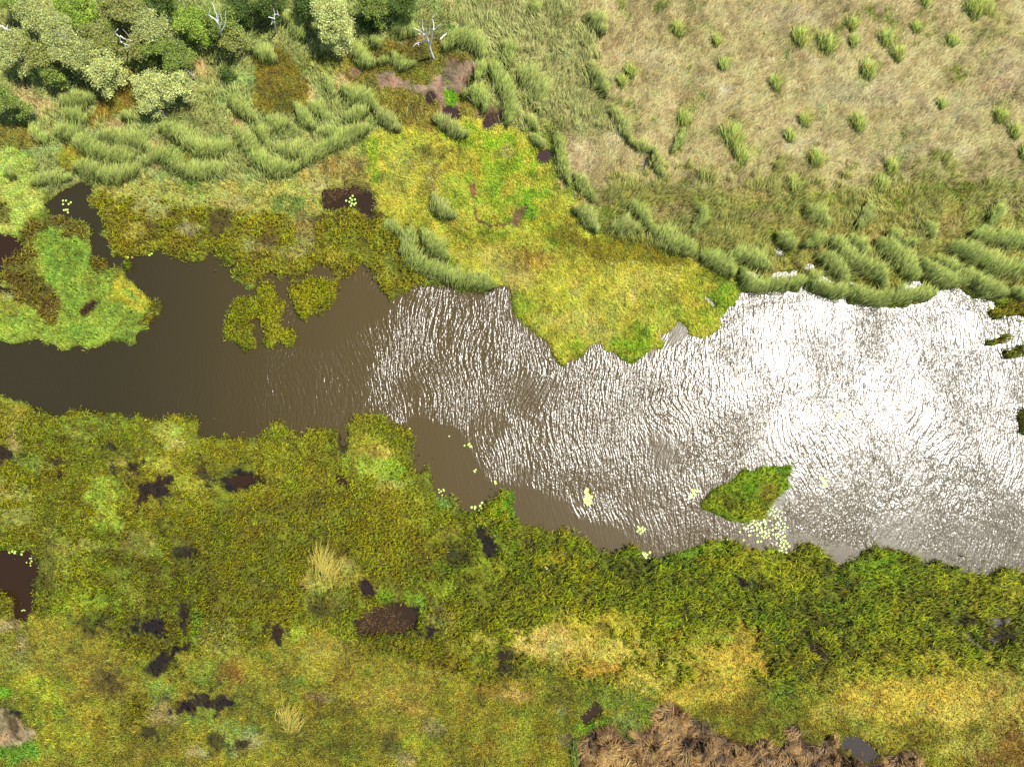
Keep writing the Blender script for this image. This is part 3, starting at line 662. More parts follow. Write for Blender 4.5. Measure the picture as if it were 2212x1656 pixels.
calm = [[(880, 890), (985, 925), (1010, 960), (1035, 1010), (1060, 1040), (1140, 1045), (1220, 1085), (1260, 1120), (1330, 1140), (1400, 1185), (1390, 1230), (1100, 1200), (960, 1090), (880, 1000)],
        T(3, 2, [(120, 1280), (300, 1300), (500, 1370), (700, 1400), (860, 1420), (1000, 1340), (1100, 1380), (1300, 1440), (1500, 1500), (1600, 1620), (1300, 1660), (0, 1660)]),
        T(2, 2, [(1850, 1310), (2212, 1290), (2300, 1280), (2212, 1500), (1900, 1500)]),
        T(3, 2, [(-10, 1030), (170, 850), (210, 860), (160, 1000), (60, 1110), (-10, 1160)]),
        T(2, 1, [(1290, 1340), (1460, 1050), (1560, 1240), (1400, 1330), (1130, 1490), (1120, 1400)]),
        [(600, 560), (760, 600), (860, 660), (800, 700), (700, 760), (640, 740), (640, 650), (520, 650), (450, 580)],
        [(380, 600), (520, 600), (480, 700), (480, 760), (400, 740), (340, 700)]]
cm = np.zeros((RH, RW), np.float32)
for p in calm:
    cm = np.maximum(cm, soft(fill(p), 7, .12, .3))
amp *= 1 - .86 * cm
nl = blur(landf, 6)
amp *= 1 - .7 * sstep(.05, .5, nl)
amp *= np.clip(1 + .22 * NA + .10 * NB, .4, 1.5)
left = sstep(1050, 350, PX)
amp *= 1 - .85 * left
amp *= 1 - .2 * sstep(1150, 1700, PX)
amp = np.where(blur(lake.astype(np.float32), 3) > .05, amp, .12)
for p in pools_glint[:-1]:
    amp = np.where(blur(fill(p).astype(np.float32), 3) > .02, .5, amp)
wc = np.concatenate([murk.astype(np.float32), amp[..., None].astype(np.float32)], -1)
zero = np.zeros((RH, RW), np.float32)
o = sheet('lake_water', blur(lake.astype(np.float32), 4) > .01, zero, wc, M_water)
tag(o, 'murky brown lake water rippled by wind, glittering in the sun to the east', 'lake', kind='structure')
pk = (blur(pond.astype(np.float32), 4) > .01) & ~(blur(lake.astype(np.float32), 6) > .01)
o = sheet('pond_water', pk, zero, wc, M_water)
tag(o, 'dark brown still water in the small ponds of the marsh', 'pond', kind='structure')

# land going on beyond the surveyed plot
x0, y1 = (X0 + .5 * CELL - PW / 2) * U, (PH / 2 - Y0 - .5 * CELL) * U
x1 = x0 + (RW - 1 - (RW - 1) % STEP) * CELL * U; y0 = y1 - (RH - 1 - (RH - 1) % STEP) * CELL * U
F = 900.0
v = [(-F, -F, .1), (F, -F, .1), (F, F, .1), (-F, F, .1), (x0, y0, .1), (x1, y0, .1), (x1, y1, .1), (x0, y1, .1)]
c = np.tile((lin((150, 148, 80)) * K_ALB), (8, 1))
o = np_mesh('outer_ground', np.array(v), np.array([(0, 1, 5, 4), (1, 2, 6, 5), (2, 3, 7, 6), (3, 0, 4, 7)]), c, M_ground)
tag(o, 'flat grassland stretching away round the marsh', 'ground', kind='structure')


# ------------------------------------------------------------------ blades
def blades(name, x, y, H, lean, wid, c0, c1, mat, three=True, parent=None, zbase=None, origin=None, kink=.45, droop=.85):
    """one ribbon per blade; x,y on the plan; lean in metres"""
    n = len(x)
    z = gz(x, y) if zbase is None else zbase
    bx = (x - PW / 2) * U; by = (PH / 2 - y) * U
    if origin is not None:
        bx = bx - origin[0]; by = by - origin[1]; z = z - origin[2]
    ll = np.sqrt((lean ** 2).sum(1)) + 1e-6
    pd = np.stack([-lean[:, 1] / ll, lean[:, 0] / ll], -1)
    ph = rng.uniform(-.7, .7, n); cs, sn = np.cos(ph), np.sin(ph)
    pd = np.stack([pd[:, 0] * cs - pd[:, 1] * sn, pd[:, 0] * sn + pd[:, 1] * cs], -1) * (wid / 2)[:, None]
    if three:
        v = np.empty((n, 5, 3), np.float32)
        v[:, 0, 0] = bx - pd[:, 0] * .8; v[:, 0, 1] = by - pd[:, 1] * .8; v[:, 0, 2] = z
        v[:, 1, 0] = bx + pd[:, 0] * .8; v[:, 1, 1] = by + pd[:, 1] * .8; v[:, 1, 2] = z
        mx = bx + lean[:, 0] * kink; my = by + lean[:, 1] * kink
        v[:, 2, 0] = mx - pd[:, 0]; v[:, 2, 1] = my - pd[:, 1]; v[:, 2, 2] = z + H * .68
        v[:, 3, 0] = mx + pd[:, 0]; v[:, 3, 1] = my + pd[:, 1]; v[:, 3, 2] = z + H * .68
        v[:, 4, 0] = bx + lean[:, 0]; v[:, 4, 1] = by + lean[:, 1]; v[:, 4, 2] = z + H * droop
        t = np.array([(0, 1, 3), (0, 3, 2), (2, 3, 4)])
        f = (np.arange(n)[:, None, None] * 5 + t[None]).reshape(-1, 3)
        cc = np.empty((n, 5, 3), np.float32)
        cc[:, 0] = c0; cc[:, 1] = c0; cm_ = c0 * .62 + c1 * .38
        cc[:, 2] = cm_; cc[:, 3] = cm_; cc[:, 4] = c1
    else:
        v = np.empty((n, 3, 3), np.float32)
        v[:, 0, 0] = bx - pd[:, 0]; v[:, 0, 1] = by - pd[:, 1]; v[:, 0, 2] = z
        v[:, 1, 0] = bx + pd[:, 0]; v[:, 1, 1] = by + pd[:, 1]; v[:, 1, 2] = z
        v[:, 2, 0] = bx + lean[:, 0]; v[:, 2, 1] = by + lean[:, 1]; v[:, 2, 2] = z + H
        f = np.arange(n * 3).reshape(-1, 3)
        cc = np.empty((n, 3, 3), np.float32)
        cc[:, 0] = c0; cc[:, 1] = c0; cc[:, 2] = c1
    return np_mesh(name, v.reshape(-1, 3), f, cc.reshape(-1, 3), mat, parent)


AREA = (CELL * U) ** 2


def scatter(dens, per_m2):
    lam = dens * per_m2 * AREA
    n = rng.poisson(lam)
    i, j = np.nonzero(n)
    r = n[i, j]
    i = np.repeat(i, r); j = np.repeat(j, r)
    x = X0 + (j + rng.random(len(j))) * CELL
    y = Y0 + (i + rng.random(len(i))) * CELL
    return x, y


def ang(mean, spread, n, length, lj=.3):
    a = np.radians(rng.normal(mean, spread, n)); l = length * (1 + rng.uniform(-lj, lj, n))
    return np.stack([np.cos(a) * l, np.sin(a) * l], -1)


def tint(c, amt, n, warm=.5):
    k = 1 + rng.normal(0, amt, (n, 1))
    h = rng.normal(0, amt * warm, (n, 1))
    out = c * k
    out = out * np.concatenate([1 + h, 1 + 0 * h, 1 - h], 1)
    return np.clip(out, .006, .75)


def region(mask):                # scatter only inside a mask
    return mask.astype(np.float32)


south_m = ((PY > 850) & ~isl_all).astype(np.float32)
south_m *= 1
west_m = ((PX < 350) & (PY > 440) & (PY < 800)).astype(np.float32) * (1 - isl_all)
north_m = np.clip(1 - south_m - west_m, 0, 1) * (1 - isl_all)


def reed_patch(name, dens, per, label, cat='reeds', group=None, kind='stuff', yellow=1.0, parent=None, k=1.0):
    x, y = scatter(dens, per)
    n = len(x)
    base = vc(x, y)
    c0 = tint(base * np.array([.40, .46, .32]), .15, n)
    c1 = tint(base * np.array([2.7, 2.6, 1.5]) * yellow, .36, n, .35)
    lo_ = rng.random(n) < .42
    c1[lo_] *= .5
    old = rng.random(n) < .12
    c1[old] = c1[old] * np.array([1.05, .8, .85])
    H = rng.uniform(.45, 1.0, n)
    coarse = (.8 + .3 * sstep(900, 1300, x) * (y > 1100)) * k
    lean = ang(28, 36, n, .5) * coarse[:, None]
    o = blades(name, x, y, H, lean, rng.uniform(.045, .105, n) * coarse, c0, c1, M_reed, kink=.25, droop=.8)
    tag(o, label, cat, group, kind)
    return o


reed_patch('reed_bed', d_reed * south_m, 40, 'olive green reed bed covering the south bank of the lake')
reed_patch('reed_bed', d_reed * north_m, 46, 'yellow olive reeds fringing the north shore beside the narrow inlet')
reed_patch('reed_bed', d_reed * west_m, 46, 'dark olive reeds on the western bank round the brown pond')
reed_patch('reed_island', islets['hook'] * 1.0, 90, 'hook shaped islet of yellow green reeds in the dark western water', 'reed islet', None, None, k=.85)
reed_patch('reed_island', islets['oval'] * 1.0, 90, 'oval islet of yellow green reeds just off the north shore', 'reed islet', None, None, k=.85)
reed_patch('reed_tuft', islets['t'] * 1.0, 80, 'small tuft of reeds in the mouth of the narrow inlet', 'reed tuft', None, None)
reed_patch('reed_tuft', islets['e1'] * 1.0, 90, 'upper straggly reed tuft in bright glittering water near the east edge', 'reed tuft', None, None)
reed_patch('reed_tuft', islets['e2'] * 1.0, 90, 'lower compact reed tuft in bright glittering water near the east edge', 'reed tuft', None, None)
reed_patch('reed_island', islets['e3'] * 1.0, 80, 'dark green reed islet cut off by the right edge of the picture', 'reed islet', None, None, k=.85)


def turf(name, dens, per, label, length=.26, width=.09, mean=60, spread=70, hi=2.1, cat='grass', Hm=.26, parent=None, kind='stuff', amt=.42, lo=.55):
    x, y = scatter(dens, per)
    n = len(x)
    base = vc(x, y)
    c0 = tint(base * lo * .9, .15, n)
    c1 = tint(base * hi, amt, n, .4)
    o = blades(name, x, y, rng.uniform(.4, 1.3, n) * Hm, ang(mean, spread, n, length), rng.uniform(.7, 1.3, n) * width, c0, c1, M_blade, three=False, parent=parent)
    if label: tag(o, label, cat, None, kind)
    return o


pw = warp(fill(ponds['round'])).astype(np.float32) * (.55 + .3 * NB)
pw += fill([(690, 395), (812, 395), (812, 415), (740, 425), (700, 450)]) * .6
pw += fill(T(1, 0, [(1880, 950), (2100, 900), (2160, 960), (2120, 1080), (1960, 1090)])) * .25
x, y = scatter(np.clip(pw, 0, 1) * pond, 90)
n = len(x)
o = blades('pond_weed', x, y, rng.uniform(.02, .08, n), ang(60, 110, n, .22), rng.uniform(.04, .09, n), tint(np.tile(lin((70, 50, 18)) * K_ALB, (n, 1)), .2, n), tint(np.tile(lin((128, 100, 36)) * K_ALB, (n, 1)), .35, n), M_blade, three=False, zbase=np.full(n, .012))
tag(o, 'brown weed matted just at the surface of the small ponds', 'pond weed', None, 'stuff')
notisl = (~isl_all).astype(np.float32)
turf('marsh_turf', d_turf * (1 - .7 * d_meadow) * (PY > 850) * notisl, 75, 'short mixed green and straw grass of the southern marsh')
turf('marsh_turf', d_turf * (1 - .7 * d_meadow) * (PY <= 850) * notisl, 75, 'short yellow green grass of the floating meadow and northern flats')
turf('low_fern', d_fern, 95, 'low brown green marsh herbs in patches', .16, .1, 60, 110, 1.8, 'marsh herbs', .15, amt=.5, lo=.45)
turf('dry_meadow_grass', d_meadow, 110, 'dry tan meadow grass combed by the wind over the north east', .48, .055, 40, 26, 1.9, 'dry grass', .26, amt=.42, lo=.75)

# islet with the water lilies: turf and a fringe of coarse reeds
isl = empty('grass_island', at(1620, 1060, 0))
tag(isl, 'almond shaped grassy islet beside the big drift of lily pads', 'islet')
x, y = scatter(islets['lily'].astype(np.float32), 170)
base = vc(x, y); n = len(x); org = isl.location
blades('turf', x, y, rng.uniform(.1, .35, n), ang(60, 50, n, .25), rng.uniform(.03, .06, n), tint(base * .7, .15, n), tint(base * 2.1, .35, n, .4), M_blade, three=False, parent=isl, origin=org)
x, y = scatter(np.clip(d_reed, 0, 1.3) * islets['lily'], 60)
base = vc(x, y); n = len(x)
blades('reed_fringe', x, y, rng.uniform(.4, .9, n), ang(30, 40, n, .5), rng.uniform(.04, .08, n), tint(base * .5, .15, n), tint(base * 2.5, .35, n, .35), M_reed, parent=isl, origin=org, kink=.25, droop=.8)

# ------------------------------------------------------------------ tall sedge
S_ROOT = lin((58, 74, 18)) * K_ALB
S_MID = lin((172, 200, 88)) * K_ALB
S_TIP = lin((238, 222, 150)) * K_ALB


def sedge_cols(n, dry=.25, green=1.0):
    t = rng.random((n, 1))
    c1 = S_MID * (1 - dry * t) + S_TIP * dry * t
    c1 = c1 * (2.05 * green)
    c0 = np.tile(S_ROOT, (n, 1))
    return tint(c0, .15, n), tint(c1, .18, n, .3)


# loose cover: direction swirls slowly over the ground
x, y = scatter(d_sedge, 52)
n = len(x)
jj = np.clip(((x - X0) / CELL).astype(int), 0, RW - 1); ii = np.clip(((y - Y0) / CELL).astype(int), 0, RH - 1)
a = np.radians(62 + 26 * NA[ii, jj] + 18 * NB[ii, jj] + rng.normal(0, 14, n))
ln = rng.uniform(.35, .95, n)
lean = np.stack([np.cos(a) * ln, np.sin(a) * ln], -1)
c0, c1 = sedge_cols(n, .55, .95)
base = vc(x, y)
c1 = c1 * .5 + base * 1.9 * .5
c1 *= np.where((x < 1150) & (y < 300), 1.15, 1.0)[:, None]
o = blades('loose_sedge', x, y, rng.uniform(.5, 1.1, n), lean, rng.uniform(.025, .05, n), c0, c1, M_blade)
tag(o, 'loose tall sedge grass growing between the thicker windswept ridges', 'sedge', kind='stuff')


def spline(pts, step):
    """dense points with tangents along a smooth line through pts"""
    P_ = [np.array(p, float) for p in pts]
    P_ = [2 * P_[0] - P_[1]] + P_ + [2 * P_[-1] - P_[-2]]
    out = []
    for k in range(1, len(P_) - 2):
        a, b, c, d = P_[k - 1:k + 3]
        m = max(2, int(np.linalg.norm(c - b) / step))
        for t in np.arange(m) / m:
            out.append(.5 * ((2 * b) + (-a + c) * t + (2 * a - 5 * b + 4 * c - d) * t * t + (-a + 3 * b - 3 * c + d) * t ** 3))
    out.append(P_[-2])
    return np.array(out)


def ridge(pts, wid, label, H=1.45, per=300, dry=.25, lean=(.34, .62), group='windswept ridges of tall sedge', name='sedge_ridge', cat='grass ridge', green=1.0):
    if len(pts) == 1:
        pts = [(pts[0][0] - 5, pts[0][1] - 3), (pts[0][0] + 5, pts[0][1] + 3)]
    S = spline(pts, 3.0)
    seg = np.linalg.norm(np.diff(S, axis=0), axis=1)
    Lm = seg.sum() * U
    hw = wid / 2
    n = int(Lm * wid * U * per) + 60
    k = rng.random(n) * (len(S) - 1)
    i = k.astype(int); f = (k - i)[:, None]
    p = S[i] * (1 - f) + S[np.minimum(i + 1, len(S) - 1)] * f
    tg = S[np.minimum(i + 1, len(S) - 1)] - S[i]
    tg = tg / (np.linalg.norm(tg, axis=1)[:, None] + 1e-6)
    nrm = np.stack([-tg[:, 1], tg[:, 0]], -1)
    s = k / (len(S) - 1)
    env = np.clip(np.minimum(s, 1 - s) * Lm / 1.0, .35, 1)
    wob = 1 + .22 * np.sin(k * .35 + hash(label) % 7) + .12 * np.sin(k * .9)
    dd = np.clip(rng.normal(0, .5, n), -1, 1) * hw * env * wob
    q = p + nrm * dd[:, None] + rng.normal(0, 2.0, (n, 2))
    prof = np.sqrt(np.clip(1 - (dd / (hw * 1.25)) ** 2, .12, 1))
    h = H * prof * rng.uniform(.7, 1.1, n) * (.6 + .4 * env)
    # fan: blades at the flanks splay outward (plan y runs downwards)
    fan = nrm * (dd / hw)[:, None] * np.array([1, -1])
    base = np.array(lean)
    sw = np.radians(12 * np.sin(k * .12 + pts[0][0]) + rng.normal(0, 8, n))
    le = np.stack([base[0] * np.cos(sw) - base[1] * np.sin(sw), base[0] * np.sin(sw) + base[1] * np.cos(sw)], -1) * (H / 1.55)
    le = (le + fan * .26) * rng.uniform(.75, 1.2, (n, 1)) * (.55 + .45 * env)[:, None]
    ci = (k * .55 + (dd / hw) * 2.2 + 50).astype(int)           # tufts within the ridge
    tr = np.random.default_rng(int(abs(pts[0][0] * 7 + pts[0][1])))
    tsh = np.clip(1 + tr.normal(0, .09, ci.max() + 2), .6, 1.4); tan_ = tr.normal(0, 4, ci.max() + 2); tln = np.clip(1 + tr.normal(0, .07, ci.max() + 2), .6, 1.5)
    ta = np.radians(tan_[ci])
    le = np.stack([le[:, 0] * np.cos(ta) - le[:, 1] * np.sin(ta), le[:, 0] * np.sin(ta) + le[:, 1] * np.cos(ta)], -1) * tln[ci][:, None] * rng.uniform(.7, 1.3, (n, 1))
    h = h * tln[ci]
    c0, c1 = sedge_cols(n, dry, green)
    c1 = c1 * tsh[ci][:, None]; c0 = c0 * tsh[ci][:, None]
    # shade painted in: short dark blades along the ridge's lower left flank
    flank_shade = rng.random(n) < .24
    m_ = int(flank_shade.sum())
    q[flank_shade] += np.array([-.55, .6]) * hw * .75 + rng.normal(0, 1.6, (m_, 2))
    h[flank_shade] *= .42; le[flank_shade] *= .5
    c1[flank_shade] = tint(np.tile(lin((84, 98, 26)) * K_ALB, (m_, 1)), .25, m_); c0[flank_shade] = c1[flank_shade] * .5
    tipdry = (rng.random(n) < dry * .5) & ~flank_shade
    c1[tipdry] = tint(np.tile(S_TIP * 1.15, (tipdry.sum(), 1)), .12, int(tipdry.sum()))
    cx, cy = np.mean([a[0] for a in pts]), np.mean([a[1] for a in pts])
    org = at(cx, cy, 0); org.z = 0.0
    org = Vector(((cx - PW / 2) * U, (PH / 2 - cy) * U, 0))
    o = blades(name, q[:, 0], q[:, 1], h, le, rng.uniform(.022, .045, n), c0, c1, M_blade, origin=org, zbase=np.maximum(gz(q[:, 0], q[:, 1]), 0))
    o.location = org
    tag(o, label, cat, group)
    return o


def TT(tx, ty, pts): return T(tx, ty, pts)


RIDGES = [
    (TT(0, 0, [(330, 1130), (370, 1230), (460, 1240)]), 26, 'short sedge ridge at the west end of the tree side ridges'),
    (TT(0, 0, [(500, 1180), (700, 1220), (800, 1330), (950, 1400), (1180, 1400)]), 34, 'long S curved sedge ridge sweeping down to the right below the big trees'),
    (TT(0, 0, [(900, 1200), (1050, 1250), (1200, 1260), (1330, 1320)]), 26, 'sedge ridge directly below the shadow of the round crowned tree'),
    (TT(0, 0, [(1400, 1130), (1600, 1230), (1750, 1330), (1880, 1350), (2020, 1290)]), 30, 'hammock shaped sedge ridge right of the dark tree shadow'),
    (TT(0, 0, [(670, 1470), (850, 1540), (1050, 1570), (1220, 1500)]), 32, 'bow shaped sedge ridge just above the top of the narrow inlet'),
    (TT(0, 0, [(300, 1610), (420, 1600), (640, 1560)]), 22, 'low pale sedge ridge touching the left corner of the inlet head'),
    (TT(0, 0, [(100, 1500), (160, 1560)]), 28, 'faint pale sedge tuft near the left edge above the green bank'),
    (TT(0, 0, [(1290, 1440), (1400, 1380), (1500, 1440), (1650, 1530), (1850, 1520), (1960, 1480)]), 30, 'sedge ridge arching over the yellow green flat above the reeds'),
    (TT(0, 0, [(2050, 1150), (2120, 1260), (2212, 1370)]) + TT(1, 0, [(60, 1440), (200, 1510), (370, 1480)]), 32, 'deep V shaped sedge ridge, its left arm and bottom'),
    (TT(1, 0, [(360, 1470), (520, 1370), (700, 1290), (850, 1210), (970, 1150)]), 26, 'straight sedge ridge rising to the right as the right arm of the V'),
    (TT(1, 0, [(130, 1100), (200, 1120), (280, 1110)]), 30, 'round sedge hump inside the V left of the brown fern patch'),
    (TT(1, 0, [(350, 950), (420, 1050), (520, 1140)]), 26, 'short slanting sedge ridge under the brown fern patch'),
    (TT(1, 0, [(480, 950), (560, 1010), (650, 1070)]), 26, 'short thick sedge ridge right of and above the slanting one'),
    (TT(1, 0, [(580, 1180), (660, 1200), (740, 1190)]), 28, 'round sedge hump in the mouth of the V'),
    (TT(1, 0, [(760, 800), (850, 890), (960, 900), (1030, 970)]), 34, 'thick sedge ridge with a pale tan crest above the right arm of the V'),
    (TT(1, 0, [(780, 1070), (880, 1050), (970, 990)]), 26, 'dark green sedge ridge between the tan crested one and the V'),
    (TT(1, 0, [(1040, 980), (1130, 1090), (1240, 1160)]), 24, 'lone sedge ridge slanting down into the upper edge of the green meadow'),
    (TT(1, 0, [(200, 1330), (350, 1360), (480, 1290)]), 30, 'inner sedge ridge nested in the bottom of the V'),
    (TT(1, 0, [(20, 1100), (80, 1230), (140, 1300)]), 24, 'sedge ridge at the left lip of the V'),
    (TT(1, 0, [(820, 420), (880, 520), (960, 600), (1030, 590)]), 28, 'sedge ridge curving along the left side of the mud flat'),
    (TT(1, 0, [(1050, 570), (1140, 560)]), 20, 'small sedge clump between two ridges over the mud flat'),
    (TT(1, 0, [(1190, 500), (1240, 610), (1370, 580)]), 22, 'hooked sedge clump over the mud flat under the dead tree'),
    (TT(1, 0, [(1540, 1050), (1650, 1130), (1750, 1200), (1820, 1200)]), 24, 'pale silvery sedge ridge alone on the bright green meadow below the mud'),
    (TT(1, 0, [(1620, 460), (1700, 400), (1800, 390), (1900, 450), (1980, 550)]), 30, 'arched sedge ridge with a dark flank round the top of the mud flat'),
    (TT(1, 0, [(1990, 580), (1940, 660), (1900, 740)]), 26, 'sedge tail hanging into the mud flat from the arched ridge'),
    (TT(1, 0, [(2010, 600), (2080, 720), (2160, 850), (2180, 1000), (2170, 1110)]), 26, 'dark flanked sedge ridge running down the right side of the muddy pools'),
    (TT(1, 0, [(1780, 860), (1880, 850), (1960, 930), (1980, 1000)]), 28, 'olive sedge tussock standing between the muddy pools'),
    (TT(1, 0, [(2110, 430), (2180, 500), (2200, 600)]), 28, 'dark green sedge hump just right of the arched ridge'),
    (TT(2, 0, [(60, 650), (180, 780), (260, 950)]), 50, 'broad dark green sedge mound at the western rim of the dry meadow'),
    (TT(2, 0, [(130, 1050), (200, 1150)]), 24, 'rounded sedge clump at the upper end of the bright green tongue'),
    (TT(2, 0, [(160, 1210), (260, 1290)]), 22, 'pale rounded sedge clump touching the bright green tongue'),
    (TT(2, 0, [(370, 1190), (400, 1350), (440, 1500), (490, 1620)]), 20, 'thin sedge ridge running down the right side of the bright green tongue'),
    (TT(2, 0, [(530, 1540), (600, 1640), (700, 1760)]), 22, 'dark sedge ridge continuing the thin one down to the right'),
    (TT(2, 0, [(150, 100), (230, 130)]), 40, 'shaded green sedge clump near the middle of the top edge'),
    (TT(2, 0, [(620, 180), (700, 230), (780, 330)]), 34, 'vivid green sedge clump on the upper west rim of the dry meadow'),
    (TT(2, 0, [(640, 600), (720, 740), (800, 850)]), 24, 'upper part of the thin sedge line crossing the dry meadow'),
    (TT(2, 0, [(830, 950), (920, 1080), (1010, 1260)]), 22, 'middle part of the thin sedge line crossing the dry meadow'),
    (TT(2, 0, [(1010, 1260), (1110, 1310), (1210, 1330)]), 20, 'sedge arch over the tiny dark pool in the dry meadow'),
    (TT(2, 0, [(1215, 1330), (1220, 1450), (1290, 1560)]), 18, 'sedge ridge hanging below the tiny dark pool in the dry meadow'),
    (TT(2, 0, [(1460, 1150), (1430, 1260), (1370, 1340)]), 16, 'thin upright sedge streak right of the tiny dark pool'),
    (TT(2, 1, [(520, 180), (620, 250), (700, 340), (730, 370)]), 26, 'isolated sedge ridge at the right edge of the central green meadow'),
    (TT(2, 1, [(840, 330), (950, 340), (1080, 350)]), 34, 'broad sedge hump above the dark fern belt of the central meadow'),
    (TT(2, 1, [(1000, 120), (1090, 240), (1180, 330)]), 24, 'sedge spur rising up left from the broad hump'),
    (TT(2, 1, [(1180, 350), (1290, 430), (1420, 500), (1550, 530)]), 36, 'long dark backed sedge ridge bordering the dark fern belt'),
    (TT(2, 1, [(1600, 560), (1700, 620), (1800, 660), (1890, 740)]), 34, 'sedge ridge ending above the green lobe at the lake corner'),
    (TT(2, 1, [(1620, 160), (1590, 290), (1530, 370)]), 24, 'upright sedge plume above the fern belt'),
    (TT(2, 1, [(1830, 570), (2000, 600), (2190, 680)]), 28, 'sedge ridge above the first glinting pool'),
    (TT(2, 1, [(1950, 700), (1980, 800), (2100, 860), (2212, 840)]) + TT(3, 1, [(150, 830), (290, 780)]), 24, 'westernmost crescent of sedge standing in the bright water'),
    (TT(3, 1, [(330, 710), (350, 800), (460, 880), (600, 900), (670, 870)]), 26, 'second crescent of sedge in the bright water, with a rusty tip'),
    (TT(3, 1, [(660, 850), (750, 930), (900, 960), (1100, 930), (1400, 910)]), 26, 'long third crescent of sedge along the bright water front'),
    (TT(3, 1, [(400, 570), (520, 660), (600, 760), (640, 800)]), 26, 'sedge ridge behind the second crescent'),
    (TT(3, 1, [(500, 440), (620, 580), (750, 660), (900, 740), (960, 840)]), 28, 'sedge ridge slanting down to the long third crescent'),
    (TT(3, 1, [(650, 420), (740, 500), (830, 570)]), 28, 'dark green sedge clump behind the slanting ridge'),
    (TT(3, 1, [(900, 450), (1050, 570), (1150, 680), (1250, 770)]), 38, 'wide sedge ridge ending above the pale grey pool'),
    (TT(3, 1, [(1000, 380), (1080, 430)]), 26, 'round dark sedge hump on the upper side of the wide ridge'),
    (TT(3, 1, [(1270, 620), (1370, 740), (1500, 810), (1650, 770), (1690, 700)]), 28, 'U shaped sedge ridge right of the pale grey pool'),
    (TT(3, 1, [(1410, 600), (1490, 680), (1600, 680)]), 24, 'small sedge crescent nested inside the U shaped ridge'),
    (TT(3, 1, [(1690, 720), (1760, 830), (1880, 890), (2000, 900)]), 28, 'sedge ridge stepping down to the bright water east of the U'),
    (TT(3, 1, [(2040, 870), (2170, 930)]), 24, 'last sedge tuft at the water by the right edge'),
    (TT(3, 1, [(1520, 480), (1700, 570), (1850, 650), (2000, 700), (2212, 700)]), 34, 'long inland sedge ridge reaching the right edge'),
    (TT(3, 1, [(1700, 390), (1900, 440), (2212, 460)]), 32, 'upper inland sedge ridge reaching the right edge'),
    (TT(3, 1, [(830, 140), (800, 250), (740, 330)]), 30, 'tall upright sedge plume pointing into the dry meadow'),
    (TT(3, 1, [(1960, 120), (1920, 240), (1860, 320)]), 28, 'tall upright sedge plume near the right edge'),
    (TT(3, 1, [(50, 400), (130, 460), (200, 500)]), 32, 'dark based sedge clump above the small sparkling gap'),
    (TT(3, 1, [(270, 490), (370, 450), (470, 440)]), 28, 'sedge clump between the dark based one and the slanting ridge'),
    (TT(3, 1, [(1300, 300), (1380, 420)]), 26, 'sedge clump above the U shaped ridge'),
    (TT(3, 1, [(1100, 470), (1220, 480)]), 26, 'sedge clump left of the one above the U shaped ridge'),
    (TT(3, 1, [(300, 180), (430, 260), (470, 330)]), 30, 'green sedge sweep at the upper west of the eastern ridges'),
    (TT(1, 1, [(1110, 320), (1170, 330), (1250, 370)]), 36, 'fan shaped sedge tussock at the end of the reed belt'),
    (TT(1, 1, [(1360, 350), (1310, 480), (1330, 600), (1450, 690), (1600, 740), (1750, 790), (1900, 810), (2060, 835)]), 32, 'long boomerang sedge ridge along the middle of the lake shore'),
    (TT(1, 1, [(1440, 370), (1490, 460), (1570, 550), (1660, 600)]), 34, 'sedge ridge across the dark gap from the boomerang ridge'),
    (TT(1, 1, [(1540, 60), (1570, 180), (1640, 230), (1720, 230)]), 28, 'L shaped sedge ridge on the green meadow above the boomerang ridge'),
    (TT(0, 0, [(560, 900), (700, 930), (830, 890)]), 32, 'pale sedge fan under the lowest leafy edge of the big tree group'),
    (TT(0, 0, [(600, 1020), (720, 1060), (780, 1090)]), 30, 'dark tipped sedge fan above the long S curved ridge'),
    (TT(0, 0, [(1080, 1040), (1160, 1050)]), 26, 'small sedge fan below the brown fern channel'),
    (TT(0, 0, [(2000, 900), (2100, 1000), (2212, 1060)]), 30, 'sedge ridge climbing left of the brown fern patch'),
    (TT(1, 0, [(0, 480), (100, 520), (190, 560)]), 34, 'sedge ridge at the upper left of the brown fern patch'),
    (TT(1, 0, [(250, 200), (380, 300), (430, 370)]), 26, 'sedge ridge between the small dead tree and the round pale tree'),
    (TT(1, 0, [(1180, 280), (1300, 310), (1400, 330)]), 34, 'sedge bank just left of the big dead tree'),
    (TT(1, 0, [(1000, 400), (1080, 430)]), 30, 'sedge clump right of the round pale tree'),
    (TT(1, 0, [(600, 700), (650, 800), (700, 860)]), 22, 'narrow sedge ridge beside the bare pinkish strip'),
]
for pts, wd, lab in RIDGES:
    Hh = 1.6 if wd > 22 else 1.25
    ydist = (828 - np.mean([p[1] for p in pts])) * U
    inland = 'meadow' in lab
    ridge(pts, wd * .9, lab, H=Hh, dry=.4 if inland else .25)

